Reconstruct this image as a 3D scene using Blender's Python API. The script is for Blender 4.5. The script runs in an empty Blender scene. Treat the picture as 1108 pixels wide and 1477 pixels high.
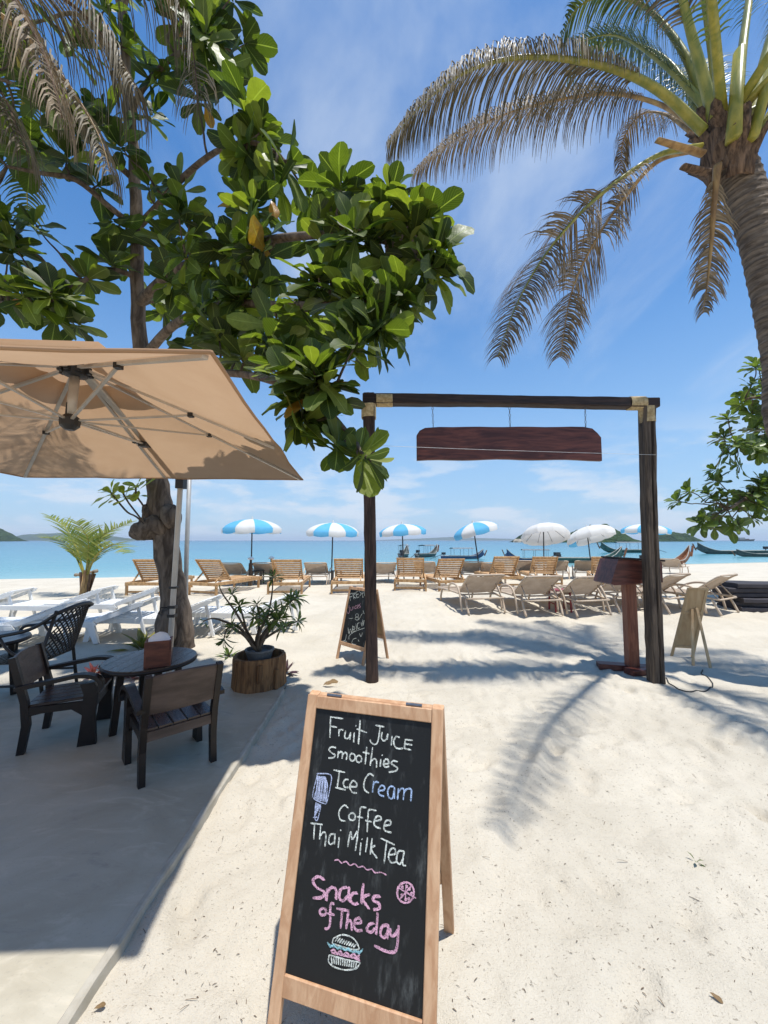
import bpy, math, random
import numpy as np
from mathutils import Vector as V, Matrix, Quaternion
random.seed(7)
S = bpy.context.scene
C = S.collection
# ------------------------------------------------------------------ camera
FPX, CH = 565.0, 1.6
PITCH = math.atan(41 / FPX)
cam_d = bpy.data.cameras.new('camera'); cam = bpy.data.objects.new('camera', cam_d); C.objects.link(cam)
cam_d.sensor_fit = 'VERTICAL'; cam_d.sensor_height = 36; cam_d.lens = 36 * FPX / 1477
cam_d.clip_start = 0.05; cam_d.clip_end = 30000
cam.location = (0, 0, CH); cam.rotation_euler = (math.pi / 2 + PITCH, 0, 0)
S.camera = cam
# ------------------------------------------------------------------ light
SUNV = V((0.15, -0.128, 1)).normalized()          # towards the sun
ELEV = math.asin(SUNV.z); AZ = math.atan2(SUNV.x, SUNV.y)
S.view_settings.view_transform = 'Standard'; S.view_settings.look = 'None'
S.view_settings.gamma = 1; S.view_settings.exposure = 0.52; S.view_settings.use_curve_mapping = False
w = bpy.data.worlds.new('World'); S.world = w; w.use_nodes = True
nt = w.node_tree; nt.nodes.clear()
def wn(t, **k):
    n = nt.nodes.new(t)
    for a, b in k.items(): setattr(n, a, b)
    return n
sky = wn('ShaderNodeTexSky', sky_type='NISHITA'); sky.sun_disc = False
sky.sun_elevation = ELEV; sky.sun_rotation = AZ; sky.air_density = 1.0; sky.dust_density = 0.0; sky.ozone_density = 2.5
bg = wn('ShaderNodeBackground'); bg.inputs[1].default_value = 0.108
tc = wn('ShaderNodeTexCoord'); sx = wn('ShaderNodeSeparateXYZ')
nt.links.new(tc.outputs['Generated'], sx.inputs[0])
def wm(op, a, b=None, c=None, clamp=False):
    n = wn('ShaderNodeMath', operation=op); n.use_clamp = clamp
    for i, v in enumerate((a, b, c)):
        if v is None: continue
        if isinstance(v, (int, float)): n.inputs[i].default_value = v
        else: nt.links.new(v, n.inputs[i])
    return n.outputs[0]
def wnoise(vec, scale, detail, rough, dist=0.0):
    n = wn('ShaderNodeTexNoise'); n.inputs['Scale'].default_value = scale; n.inputs['Detail'].default_value = detail
    n.inputs['Roughness'].default_value = rough; n.inputs['Distortion'].default_value = dist
    nt.links.new(vec, n.inputs['Vector']); return n.outputs[0]
def wramp(fac, a, b):
    n = wn('ShaderNodeMapRange'); n.interpolation_type = 'SMOOTHSTEP'
    n.inputs[1].default_value = a; n.inputs[2].default_value = b; nt.links.new(fac, n.inputs[0]); return n.outputs[0]
zz = wm('ADD', wm('MAXIMUM', sx.outputs[2], 0.0), 0.45)
cv = wn('ShaderNodeCombineXYZ')
nt.links.new(wm('DIVIDE', sx.outputs[0], zz), cv.inputs[0]); nt.links.new(wm('DIVIDE', sx.outputs[1], zz), cv.inputs[1])
mp = wn('ShaderNodeMapping'); mp.inputs['Rotation'].default_value = (0, 0, math.radians(-28)); mp.inputs['Scale'].default_value = (1.3, 0.75, 1)
mp.inputs['Location'].default_value = (0.9, 2.1, 0)
nt.links.new(cv.outputs[0], mp.inputs[0])
cirrus = wm('MULTIPLY', wramp(wnoise(mp.outputs[0], 1.25, 9, 0.58, 0.55), 0.49, 0.77), 0.66)
mp2 = wn('ShaderNodeMapping'); mp2.inputs['Scale'].default_value = (1.0, 1.0, 3.4); mp2.inputs['Location'].default_value = (3.3, 0, 0.3)
nt.links.new(tc.outputs['Generated'], mp2.inputs[0])
cum = wramp(wnoise(mp2.outputs[0], 5.0, 9, 0.58, 0.15), 0.46, 0.62)
lowm = wm('MULTIPLY', wramp(sx.outputs[2], 0.30, 0.08), wramp(sx.outputs[2], -0.02, 0.03))
cumf = wm('MULTIPLY', wm('MULTIPLY', cum, lowm), 0.85)
veil = wm('MULTIPLY', wramp(sx.outputs[2], 0.62, -0.08), 0.9)
hs = wn('ShaderNodeHueSaturation'); hs.inputs['Saturation'].default_value = 1.24; hs.inputs['Value'].default_value = 1.22
nt.links.new(sky.outputs[0], hs.inputs['Color'])
mixv = wn('ShaderNodeMix', data_type='RGBA'); nt.links.new(veil, mixv.inputs[0]); nt.links.new(hs.outputs[0], mixv.inputs[6])
mixv.inputs[7].default_value = (2.35, 3.65, 5.35, 1)
cf = wm('MAXIMUM', cirrus, cumf, clamp=True)
mixc = wn('ShaderNodeMix', data_type='RGBA')
nt.links.new(cf, mixc.inputs[0]); nt.links.new(mixv.outputs[2], mixc.inputs[6])
mixc.inputs[7].default_value = (4.7, 5.3, 6.1, 1)
nt.links.new(mixc.outputs[2], bg.inputs[0])
wo = wn('ShaderNodeOutputWorld'); nt.links.new(bg.outputs[0], wo.inputs[0])
sd = bpy.data.lights.new('sun', 'SUN'); sd.energy = 3.9; sd.angle = math.radians(0.8); sd.color = (1, 0.975, 0.935)
so = bpy.data.objects.new('sun', sd); C.objects.link(so); so.location = (3, -3, 30)
so.rotation_euler = SUNV.to_track_quat('Z', 'Y').to_euler()
# ------------------------------------------------------------------ pixel helpers (photo is 1108 x 1477)
CP, SP = math.cos(PITCH), math.sin(PITCH)
def ray(px, py):
    x = (px - 554) / FPX; u = -(py - 738.5) / FPX
    return V((x, CP - u * SP, SP + u * CP))
def at(px, py, y):                                  # the point on the pixel's line at distance y from the camera plane
    r = ray(px, py); return V((0, 0, CH)) + r * (y / r.y)
def onz(px, py, z):                                 # the point at height z
    r = ray(px, py); return V((0, 0, CH)) + r * ((z - CH) / r.z)
SEA = -0.35
def sstep(a, b, x):
    t = np.clip((x - a) / (b - a), 0, 1); return t * t * (3 - 2 * t)
def ground(x, y):
    shore = 25.0 + 0.30 * np.clip(x, -30, 60)
    rise = 0.22 * sstep(5.0, 10.0, y)
    t = np.clip((y - 12.5) / np.maximum(shore - 12.5, 3), 0, 4)
    return rise - (0.22 - SEA) * np.where(t < 1, t ** 1.35, 1 + (t - 1) * 1.6)
def hit(px, py):
    r = ray(px, py); k = 0.5
    for i in range(4000):
        p = V((0, 0, CH)) + r * k
        if p.z <= ground(p.x, p.y): break
        k += 0.01
    p.z = float(ground(p.x, p.y)); return p
# ------------------------------------------------------------------ numpy value noise
def vnoise(x, y, seed=0):
    xi = np.floor(x).astype(np.int64); yi = np.floor(y).astype(np.int64); fx = x - xi; fy = y - yi
    fx = fx * fx * (3 - 2 * fx); fy = fy * fy * (3 - 2 * fy)
    def h(a, b):
        n = (a * 374761393 + b * 668265263 + seed * 974711) & 0x7fffffff
        n = ((n ^ (n >> 13)) * 1274126177) & 0x7fffffff
        return ((n ^ (n >> 16)) & 0xffff) / 65535.0
    return (h(xi, yi) * (1 - fx) + h(xi + 1, yi) * fx) * (1 - fy) + (h(xi, yi + 1) * (1 - fx) + h(xi + 1, yi + 1) * fx) * fy - 0.5
# ------------------------------------------------------------------ materials
def lin(c): return tuple(((v / 255) / 12.92 if v / 255 <= 0.04045 else ((v / 255 + 0.055) / 1.055) ** 2.4) for v in c)
class NT:
    def __init__(s, name):
        s.m = bpy.data.materials.new(name); s.m.use_nodes = True; s.t = s.m.node_tree; s.t.nodes.clear()
        s.out = s.n('ShaderNodeOutputMaterial')
    def n(s, t, **k):
        n = s.t.nodes.new(t)
        for a, b in k.items(): setattr(n, a, b)
        return n
    def l(s, a, b): s.t.links.new(a, b)
    def v(s, sock, val):
        if isinstance(val, bpy.types.NodeSocket): s.l(val, sock)
        elif isinstance(val, (tuple, list)) and len(val) == 3 and sock.type == 'RGBA': sock.default_value = (*val, 1)
        else: sock.default_value = val
    def math(s, op, a, b=0.0, clamp=False):
        n = s.n('ShaderNodeMath', operation=op); n.use_clamp = clamp; s.v(n.inputs[0], a); s.v(n.inputs[1], b); return n.outputs[0]
    def coord(s, kind='Object', stretch=(1, 1, 1), loc=None):
        c = s.n('ShaderNodeTexCoord'); m = s.n('ShaderNodeMapping'); m.inputs['Scale'].default_value = stretch
        s.l(c.outputs[kind], m.inputs[0])
        if loc is not None: s.l(loc, m.inputs['Location'])
        return m.outputs[0]
    def noise(s, vec, scale, detail=4, rough=0.55, dist=0.0):
        n = s.n('ShaderNodeTexNoise'); s.v(n.inputs['Scale'], scale); s.v(n.inputs['Detail'], detail); s.v(n.inputs['Roughness'], rough)
        s.v(n.inputs['Distortion'], dist); s.l(vec, n.inputs['Vector']); return n.outputs[0]
    def rng(s, f, a, b, c=0.0, d=1.0, smooth=True):
        n = s.n('ShaderNodeMapRange'); n.interpolation_type = 'SMOOTHSTEP' if smooth else 'LINEAR'
        for i, k in enumerate((a, b, c, d)): n.inputs[i + 1].default_value = k
        s.l(f, n.inputs[0]); return n.outputs[0]
    def mix(s, f, a, b, mode='MIX'):
        n = s.n('ShaderNodeMix', data_type='RGBA', blend_type=mode); s.v(n.inputs[0], f); s.v(n.inputs[6], a); s.v(n.inputs[7], b); return n.outputs[2]
    def bump(s, h, strength=0.3, dist=0.01, normal=None):
        n = s.n('ShaderNodeBump'); n.inputs['Strength'].default_value = strength; n.inputs['Distance'].default_value = dist
        s.l(h, n.inputs['Height'])
        if normal is not None: s.l(normal, n.inputs['Normal'])
        return n.outputs[0]
    def bsdf(s, col, rough=0.6, normal=None, spec=0.4, metal=0.0):
        p = s.n('ShaderNodeBsdfPrincipled'); s.v(p.inputs['Base Color'], col); s.v(p.inputs['Roughness'], rough)
        s.v(p.inputs['Specular IOR Level'], spec); s.v(p.inputs['Metallic'], metal)
        if normal is not None: s.l(normal, p.inputs['Normal'])
        return p
    def done(s, sh): s.l(sh if isinstance(sh, bpy.types.NodeSocket) else sh.outputs[0], s.out.inputs[0]); return s.m
def pm(name, c1, c2=None, rough=0.6, scale=6, stretch=(1, 1, 1), bump=0.15, bscale=60, bdist=0.004, spec=0.35, metal=0, rnd=0.12, lo=0.3, hi=0.7, trans=0.0, detail=5, dist=0.3):
    c2 = c2 or tuple(v * 0.7 for v in c1)
    k = NT(name); oi = k.n('ShaderNodeObjectInfo')
    off = k.n('ShaderNodeVectorMath', operation='SCALE'); off.inputs[0].default_value = (13, 7, 5); k.l(oi.outputs['Random'], off.inputs['Scale'])
    vec = k.coord('Object', stretch, off.outputs[0])
    f = k.rng(k.noise(vec, scale, detail, 0.6, dist), lo, hi)
    col = k.mix(f, c1, c2)
    br = k.rng(oi.outputs['Random'], 0, 1, 1 - rnd, 1 + rnd, False)
    vm = k.n('ShaderNodeVectorMath', operation='SCALE'); k.l(col, vm.inputs[0]); k.l(br, vm.inputs['Scale'])
    nb = k.noise(vec, bscale, 4, 0.6)
    p = k.bsdf(vm.outputs[0], k.rng(nb, 0.2, 0.8, max(rough - 0.1, 0.03), min(rough + 0.1, 1)), k.bump(nb, bump, bdist), spec, metal)
    if trans:
        t = k.n('ShaderNodeBsdfTranslucent'); k.l(vm.outputs[0], t.inputs[0]); m = k.n('ShaderNodeMixShader'); m.inputs[0].default_value = trans
        k.l(p.outputs[0], m.inputs[1]); k.l(t.outputs[0], m.inputs[2]); return k.done(m)
    return k.done(p)
def leafmat(name, cols, trans=0.35, rough=0.32, rib=None, spec=0.5):
    k = NT(name); oi = k.n('ShaderNodeObjectInfo'); ge = k.n('ShaderNodeNewGeometry')
    r = k.math('FRACT', k.math('ADD', oi.outputs['Random'], ge.outputs['Random Per Island']))
    cr = k.n('ShaderNodeValToRGB'); cr.color_ramp.interpolation = 'LINEAR'
    el = cr.color_ramp.elements
    while len(el) < len(cols): el.new(0.5)
    for e, (pos, c) in zip(el, cols): e.position = pos; e.color = (*c, 1)
    k.l(r, cr.inputs[0])
    uv = k.n('ShaderNodeUVMap'); s = k.n('ShaderNodeSeparateXYZ'); k.l(uv.outputs[0], s.inputs[0])
    au = k.math('ABSOLUTE', k.math('SUBTRACT', s.outputs[0], 0.5))
    mid = k.rng(au, 0.0, 0.045, 1, 0)
    ph = k.math('SUBTRACT', k.math('MULTIPLY', s.outputs[1], 11.0), k.math('MULTIPLY', au, 7.0))
    vein = k.rng(k.math('ABSOLUTE', k.math('SUBTRACT', k.math('FRACT', ph), 0.5)), 0.0, 0.12, 1, 0)
    vec = k.coord('Object'); nz = k.noise(vec, 9, 4)
    col = k.mix(k.math('MULTIPLY', k.rng(nz, 0.3, 0.75), 0.35), cr.outputs[0], (0.05, 0.075, 0.012))
    col = k.mix(k.math('MAXIMUM', k.math('MULTIPLY', mid, 0.75), k.math('MULTIPLY', vein, 0.18)), col, rib or (0.33, 0.38, 0.10))
    h = k.math('ADD', k.math('MULTIPLY', vein, 0.5), k.math('ADD', mid, nz))
    p = k.bsdf(col, k.rng(nz, 0.2, 0.8, rough - 0.06, rough + 0.12), k.bump(h, 0.25, 0.004), spec)
    t = k.n('ShaderNodeBsdfTranslucent'); tcol = k.mix(1.0, col, (1.5, 1.7, 0.55), 'MULTIPLY'); k.l(tcol, t.inputs[0])
    m = k.n('ShaderNodeMixShader'); m.inputs[0].default_value = trans
    k.l(p.outputs[0], m.inputs[1]); k.l(t.outputs[0], m.inputs[2]); return k.done(m)
MT = {}
# sand
k = NT('sand'); vec = k.coord('Object')
n1 = k.noise(vec, 1.3, 5, 0.6); n2 = k.noise(vec, 160, 3, 0.7); n3 = k.noise(vec, 26, 5, 0.65); n4 = k.noise(vec, 520, 2, 0.6)
col = k.mix(k.rng(n1, 0.3, 0.7), (0.595, 0.535, 0.43), (0.51, 0.455, 0.36))
col = k.mix(k.math('MULTIPLY', k.rng(n3, 0.52, 0.78), 0.35), col, (0.50, 0.44, 0.35))
col = k.mix(k.math('MULTIPLY', k.rng(n2, 0.60, 0.70), 0.6), col, (0.30, 0.25, 0.19))
col = k.mix(k.math('MULTIPLY', k.rng(n2, 0.35, 0.28), 0.5), col, (0.62, 0.56, 0.45))
n5 = k.noise(k.coord('Object', (1.0, 1.7, 1.0)), 75, 2, 0.5, 0.6)
col = k.mix(k.math('MULTIPLY', k.rng(n5, 0.655, 0.70), 0.75), col, (0.24, 0.20, 0.15))
pos = k.n('ShaderNodeNewGeometry'); sp = k.n('ShaderNodeSeparateXYZ'); k.l(pos.outputs['Position'], sp.inputs[0])
wet = k.rng(sp.outputs[2], SEA + 0.07, SEA + 0.005)
col = k.mix(k.math('MULTIPLY', wet, 0.55), col, (0.34, 0.29, 0.21))
h = k.math('ADD', k.math('MULTIPLY', n3, 1.0), k.math('ADD', k.math('MULTIPLY', n2, 0.4), k.math('MULTIPLY', n4, 0.1)))
MT['sand'] = k.done(k.bsdf(col, 0.9, k.bump(h, 0.8, 0.017), 0.15))
# sea
k = NT('sea'); vec = k.coord('Object'); so_ = k.n('ShaderNodeSeparateXYZ'); tcn = k.n('ShaderNodeTexCoord'); k.l(tcn.outputs['Object'], so_.inputs[0])
dy = k.math('SUBTRACT', so_.outputs[1], k.math('MULTIPLY', so_.outputs[0], 0.30))
cr = k.n('ShaderNodeValToRGB'); e = cr.color_ramp.elements
lgd = k.math('DIVIDE', k.math('LOGARITHM', k.math('MAXIMUM', k.math('SUBTRACT', dy, 23.0), 1.0), 10.0), 3.6)
stops = [(0.0, (0.40, 0.46, 0.40)), (0.12, (0.20, 0.37, 0.37)), (0.30, (0.095, 0.265, 0.30)), (0.48, (0.06, 0.205, 0.27)), (0.68, (0.03, 0.145, 0.22)), (0.85, (0.014, 0.085, 0.17)), (1.0, (0.012, 0.05, 0.12))]
while len(e) < len(stops): e.new(0.5)
for a, (p_, c_) in zip(e, stops): a.position = p_; a.color = (*c_, 1)
k.l(lgd, cr.inputs[0])
pv = k.coord('Object', (0.016, 0.045, 1)); patch = k.rng(k.noise(pv, 1.0, 4, 0.6), 0.53, 0.68)
col = k.mix(k.math('MULTIPLY', patch, k.rng(dy, 34, 70, 0, 0.75)), cr.outputs[0], (0.018, 0.13, 0.24))
wv = k.coord('Object', (0.5, 1.0, 1)); hn = k.math('ADD', k.noise(wv, 0.9, 5, 0.6), k.math('MULTIPLY', k.noise(wv, 0.18, 3, 0.5), 1.6))
MT['sea'] = k.done(k.bsdf(col, 0.22, k.bump(hn, 0.35, 0.35), 0.22))
# patio concrete
k = NT('patio_concrete'); vec = k.coord('Object'); n1 = k.noise(vec, 1.1, 6, 0.65, 0.5); n2 = k.noise(vec, 90, 3); n3 = k.noise(k.coord('Object', (0.5, 1.6, 1)), 5, 6, 0.7, 1.0)
col = k.mix(k.rng(n1, 0.35, 0.65), (0.445, 0.405, 0.315), (0.355, 0.31, 0.225))
col = k.mix(k.math('MULTIPLY', k.rng(n3, 0.5, 0.72), 0.6), col, (0.56, 0.50, 0.39))
col = k.mix(k.math('MULTIPLY', k.rng(n3, 0.45, 0.28), 0.6), col, (0.24, 0.21, 0.17))
col = k.mix(k.math('MULTIPLY', k.rng(n2, 0.62, 0.72), 0.3), col, (0.28, 0.25, 0.21))
MT['patio'] = k.done(k.bsdf(col, k.rng(n3, 0.3, 0.7, 0.42, 0.75), k.bump(k.math('ADD', n2, n3), 0.12, 0.004), 0.35))
MT['kerb'] = pm('kerb_concrete', (0.42, 0.385, 0.315), (0.32, 0.285, 0.22), 0.75, 7, bump=0.3, bscale=90)
MT['pine'] = pm('pine_wood', lin((204, 165, 128)), lin((178, 134, 98)), 0.55, 3.2, (9, 9, 1.1), 0.25, 18, rnd=0.07, dist=0.8)
MT['pine_pale'] = pm('pale_plywood', lin((200, 170, 128)), lin((180, 146, 104)), 0.6, 3, (5, 5, 1), 0.15, 30, rnd=0.06, dist=0.8)
k = NT('chalkboard'); vec = k.coord('Object'); st = k.noise(k.coord('Object', (26, 26, 2.0)), 1.0, 5, 0.7); sm = k.noise(vec, 4, 5, 0.6)
f = k.math('MULTIPLY', k.math('MULTIPLY', k.rng(st, 0.5, 0.8), k.rng(sm, 0.30, 0.7)), 0.6)
MT['chalkboard'] = k.done(k.bsdf(k.mix(f, (0.011, 0.0115, 0.0115), (0.19, 0.20, 0.19)), 0.55, k.bump(k.noise(vec, 220, 2), 0.1, 0.001), 0.25))
def chalk(name, c):
    k = NT(name); n = k.noise(k.coord('Object'), 420, 3, 0.7); n2 = k.noise(k.coord('Object'), 60, 3, 0.6)
    p = k.bsdf(c, 0.95, None, 0.05); tr = k.n('ShaderNodeBsdfTransparent'); m = k.n('ShaderNodeMixShader')
    k.l(k.math('MULTIPLY', k.rng(n, 0.36, 0.56, 0.05, 0.95), k.rng(n2, 0.28, 0.58, 0.45, 1.0)), m.inputs[0]); k.l(tr.outputs[0], m.inputs[1]); k.l(p.outputs[0], m.inputs[2])
    return k.done(m)
MT['ch_white'] = chalk('chalk_white', (0.86, 0.88, 0.78)); MT['ch_blue'] = chalk('chalk_blue', (0.50, 0.64, 0.88))
MT['ch_pink'] = chalk('chalk_pink', (0.85, 0.48, 0.60)); MT['ch_lilac'] = chalk('chalk_lilac', (0.58, 0.64, 0.84)); MT['ch_teal'] = chalk('chalk_teal', (0.38, 0.68, 0.72))
MT['dark_wood'] = pm('weathered_dark_timber', lin((76, 58, 50)), lin((38, 28, 25)), 0.7, 4, (7, 7, 0.6), 0.5, 14, 0.006, rnd=0.05, dist=1.0)
MT['dark_beam'] = pm('dark_beam_timber', lin((60, 44, 38)), lin((28, 20, 18)), 0.65, 4, (0.6, 7, 7), 0.4, 14, 0.005, rnd=0.05, dist=1.0)
MT['grey_wood'] = pm('grey_brown_weathered_timber', lin((98, 84, 70)), lin((45, 36, 30)), 0.8, 4, (8, 8, 0.5), 0.7, 12, 0.008, rnd=0.05, dist=1.0)
MT['red_wood'] = pm('oiled_redwood', lin((108, 60, 48)), lin((62, 31, 27)), 0.42, 3.5, (0.5, 7, 5), 0.3, 16, 0.003, rnd=0.05, dist=1.2)
MT['red_wood_v'] = pm('oiled_redwood_upright', lin((140, 90, 68)), lin((98, 56, 42)), 0.45, 3.5, (7, 7, 0.6), 0.3, 16, 0.003, rnd=0.06, dist=1.2)
MT['rope'] = pm('sisal_rope', lin((206, 186, 146)), lin((166, 142, 102)), 0.9, 30, (1, 1, 1), 0.5, 160, 0.003)
MT['chain'] = pm('grey_chain_metal', (0.22, 0.23, 0.25), None, 0.35, 30, metal=0.8, bump=0.1)
MT['canopy'] = pm('tan_canopy_cloth', lin((190, 158, 126)), lin((182, 149, 117)), 0.9, 2.0, bump=0.12, bscale=350, bdist=0.001, spec=0.1, trans=0.44, rnd=0.02)
MT['alu'] = pm('pale_bronze_aluminium', (0.52, 0.48, 0.42), (0.44, 0.40, 0.35), 0.42, 8, metal=0.35, bump=0.05, rnd=0.05)
MT['black_plastic'] = pm('black_plastic', (0.02, 0.02, 0.021), (0.03, 0.03, 0.03), 0.45, 10, bump=0.1)
MT['grey_pipe'] = pm('grey_pipe', (0.42, 0.43, 0.43), (0.34, 0.34, 0.33), 0.5, 6, metal=0.2)
MT['chair_wood'] = pm('dark_stained_chair_wood', lin((36, 26, 22)), lin((20, 15, 13)), 0.42, 4, (2, 2, 2), 0.2, 40, rnd=0.06, spec=0.35)
MT['chair_back'] = pm('worn_grey_brown_wood', lin((92, 76, 66)), lin((66, 53, 45)), 0.5, 4, (0.8, 4, 4), 0.2, 40, rnd=0.05)
MT['seat_gloss'] = pm('varnished_dark_slat', lin((64, 48, 42)), lin((34, 25, 22)), 0.32, 4, (3, 0.7, 3), 0.12, 40, rnd=0.1, spec=0.6)
MT['rattan'] = pm('dark_woven_rattan', (0.022, 0.019, 0.017), (0.012, 0.011, 0.010), 0.42, 30, bump=0.4, bscale=120, rnd=0.05, spec=0.5)
MT['bark'] = pm('tree_bark', lin((128, 112, 96)), lin((70, 58, 48)), 0.9, 9, (1, 1, 0.28), 0.9, 26, 0.02, rnd=0.05, dist=1.2)
MT['twig'] = pm('twig_bark', lin((112, 98, 82)), lin((66, 56, 46)), 0.9, 12, (1, 1, 0.5), 0.6, 40, 0.008, rnd=0.08)
MT['palm_bark'] = pm('palm_bark', lin((138, 122, 106)), lin((82, 70, 60)), 0.9, 5, (1, 1, 6), 0.9, 20, 0.02, rnd=0.03)
MT['fibre'] = pm('palm_fibre', lin((128, 102, 80)), lin((62, 47, 38)), 0.95, 6, (5, 5, 0.7), 0.9, 14, 0.015)
MT['petiole'] = pm('palm_petiole', lin((164, 152, 66)), lin((112, 118, 46)), 0.42, 3, (3, 3, 1), 0.1, 30, rnd=0.12, spec=0.5)
MT['petiole_dry'] = pm('dry_palm_petiole', lin((186, 150, 96)), lin((128, 98, 66)), 0.6, 3, (3, 3, 1), 0.2, 30, rnd=0.1)
G0 = [(0.0, (0.026, 0.042, 0.010)), (0.40, (0.058, 0.085, 0.015)), (0.70, (0.115, 0.152, 0.024)), (0.95, (0.22, 0.25, 0.042))]
MT['leaf'] = leafmat('broad_leaf', G0, 0.40, 0.48, spec=0.38)
MT['leaf_yellow'] = leafmat('yellowing_leaf', [(0, (0.42, 0.28, 0.03)), (1, (0.50, 0.16, 0.03))], 0.4, rib=(0.5, 0.4, 0.1))
MT['leaf_lime'] = leafmat('lime_leaf', [(0, (0.30, 0.33, 0.05)), (1, (0.42, 0.40, 0.08))], 0.45)
MT['leaf_dark'] = leafmat('small_dark_leaf', [(0, (0.06, 0.095, 0.025)), (1, (0.15, 0.20, 0.055))], 0.33, 0.35)
MT['leaf_red'] = leafmat('red_leaf', [(0, (0.20, 0.03, 0.04)), (1, (0.34, 0.08, 0.08))], 0.3, rib=(0.5, 0.12, 0.12))
MT['leaf_purple'] = leafmat('purple_leaf', [(0, (0.045, 0.018, 0.03)), (1, (0.09, 0.03, 0.05))], 0.2, rib=(0.12, 0.04, 0.06))
MT['brom'] = leafmat('bromeliad_leaf', [(0, (0.09, 0.11, 0.025)), (1, (0.26, 0.22, 0.05))], 0.3)
def frondmat(name, a, b, trans=0.3, rough=0.4):
    k = NT(name); ge = k.n('ShaderNodeNewGeometry'); oi = k.n('ShaderNodeObjectInfo')
    r = k.math('FRACT', k.math('ADD', ge.outputs['Random Per Island'], oi.outputs['Random']))
    col = k.mix(r, a, b); nz = k.noise(k.coord('Object'), 14, 3)
    p = k.bsdf(col, k.rng(nz, 0.3, 0.7, rough - 0.08, rough + 0.15), None, 0.3); t = k.n('ShaderNodeBsdfTranslucent'); k.l(col, t.inputs[0])
    m = k.n('ShaderNodeMixShader'); m.inputs[0].default_value = trans; k.l(p.outputs[0], m.inputs[1]); k.l(t.outputs[0], m.inputs[2]); return k.done(m)
MT['fr_dry'] = frondmat('dry_frond', lin((158, 136, 106)), lin((92, 78, 58)), 0.22, 0.62)
MT['fr_grey'] = frondmat('greying_frond', lin((132, 118, 92)), lin((72, 66, 48)), 0.25, 0.6)
MT['fr_green'] = frondmat('green_frond', (0.055, 0.085, 0.018), (0.12, 0.15, 0.035), 0.35, 0.32)
MT['fr_young'] = frondmat('young_frond', (0.11, 0.18, 0.03), (0.30, 0.32, 0.075), 0.4, 0.32)
MT['white_plastic'] = pm('white_plastic', (0.78, 0.78, 0.76), (0.70, 0.69, 0.66), 0.42, 4, bump=0.05, rnd=0.03, spec=0.4)
MT['teak'] = pm('golden_teak', lin((200, 162, 114)), lin((160, 120, 80)), 0.55, 3, (5, 5, 5), 0.2, 30, rnd=0.1)
MT['sling'] = pm('taupe_sling_mesh', lin((176, 158, 138)), lin((160, 142, 122)), 0.8, 6, bump=0.15, bscale=250, bdist=0.001, trans=0.22, rnd=0.06, spec=0.15)
MT['taupe_frame'] = pm('taupe_frame', lin((198, 180, 158)), lin((180, 160, 138)), 0.45, 6, bump=0.05, rnd=0.05)
MT['um_blue'] = pm('blue_umbrella_cloth', lin((108, 190, 232)), lin((120, 196, 234)), 0.85, 5, bump=0.05, trans=0.45, rnd=0.04, spec=0.1)
MT['um_white'] = pm('white_umbrella_cloth', (0.80, 0.79, 0.76), (0.74, 0.73, 0.70), 0.85, 5, bump=0.05, trans=0.35, rnd=0.03, spec=0.1)
MT['pole_dark'] = pm('dark_pole', (0.05, 0.045, 0.045), None, 0.4, 8)
MT['log_bark'] = pm('split_log_bark', lin((150, 112, 74)), lin((92, 66, 44)), 0.9, 5, (5, 5, 0.5), 0.8, 16, 0.012, dist=1.2)
MT['log_end'] = pm('log_end_grain', lin((150, 122, 86)), lin((104, 80, 54)), 0.9, 8, bump=0.5)
MT['soil'] = pm('dark_soil', (0.045, 0.033, 0.024), (0.02, 0.016, 0.012), 0.95, 20, bump=0.8, bscale=60, bdist=0.01)
MT['pot'] = pm('grey_pot', (0.15, 0.155, 0.15), (0.10, 0.10, 0.10), 0.6, 8)
MT['box_wood'] = pm('dark_red_box_wood', lin((112, 64, 46)), lin((74, 40, 30)), 0.5, 4, (1, 1, 5), 0.2, 30)
MT['paper'] = pm('white_tissue', (0.80, 0.80, 0.80), (0.74, 0.74, 0.76), 0.9, 10, bump=0.3, bscale=40, bdist=0.01, trans=0.2)
MT['hull_dark'] = pm('dark_boat_hull', lin((96, 100, 94)), lin((64, 68, 66)), 0.5, 3, bump=0.1)
MT['hull_green'] = pm('green_boat_hull', lin((72, 104, 94)), lin((48, 74, 68)), 0.45, 3, bump=0.1)
MT['hull_blue'] = pm('blue_boat_hull', lin((74, 96, 130)), lin((52, 68, 98)), 0.45, 3, bump=0.1)
MT['hull_brown'] = pm('brown_boat_hull', lin((142, 96, 66)), lin((100, 64, 44)), 0.5, 3, bump=0.1)
MT['boat_trim'] = pm('boat_trim', lin((176, 170, 158)), None, 0.5, 3)
MT['tarp'] = pm('boat_tarp', lin((120, 130, 134)), lin((88, 96, 100)), 0.7, 3)
MT['mat_dark'] = pm('dark_mat', (0.045, 0.04, 0.045), (0.03, 0.027, 0.03), 0.75, 5, bump=0.2, rnd=0.3)
MT['stool'] = pm('red_stool_paint', lin((150, 60, 58)), lin((120, 44, 44)), 0.45, 6)
MT['rock'] = pm('pale_rock', lin((190, 178, 158)), lin((120, 108, 92)), 0.9, 0.2, bump=0.5, bscale=2, bdist=0.3, rnd=0.05)
MT['drift'] = pm('driftwood', lin((168, 152, 130)), lin((118, 102, 84)), 0.9, 5, (1, 6, 6), 0.5, 20)
MT['forest'] = pm('island_forest', (0.045, 0.075, 0.030), (0.020, 0.040, 0.018), 0.9, 0.06, bump=1.0, bscale=0.14, bdist=8, spec=0.05, rnd=0.02)
MT['cable'] = pm('black_cable', (0.03, 0.03, 0.03), None, 0.5, 10)
MT['string'] = pm('white_string', (0.62, 0.62, 0.60), None, 0.7, 10)
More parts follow.
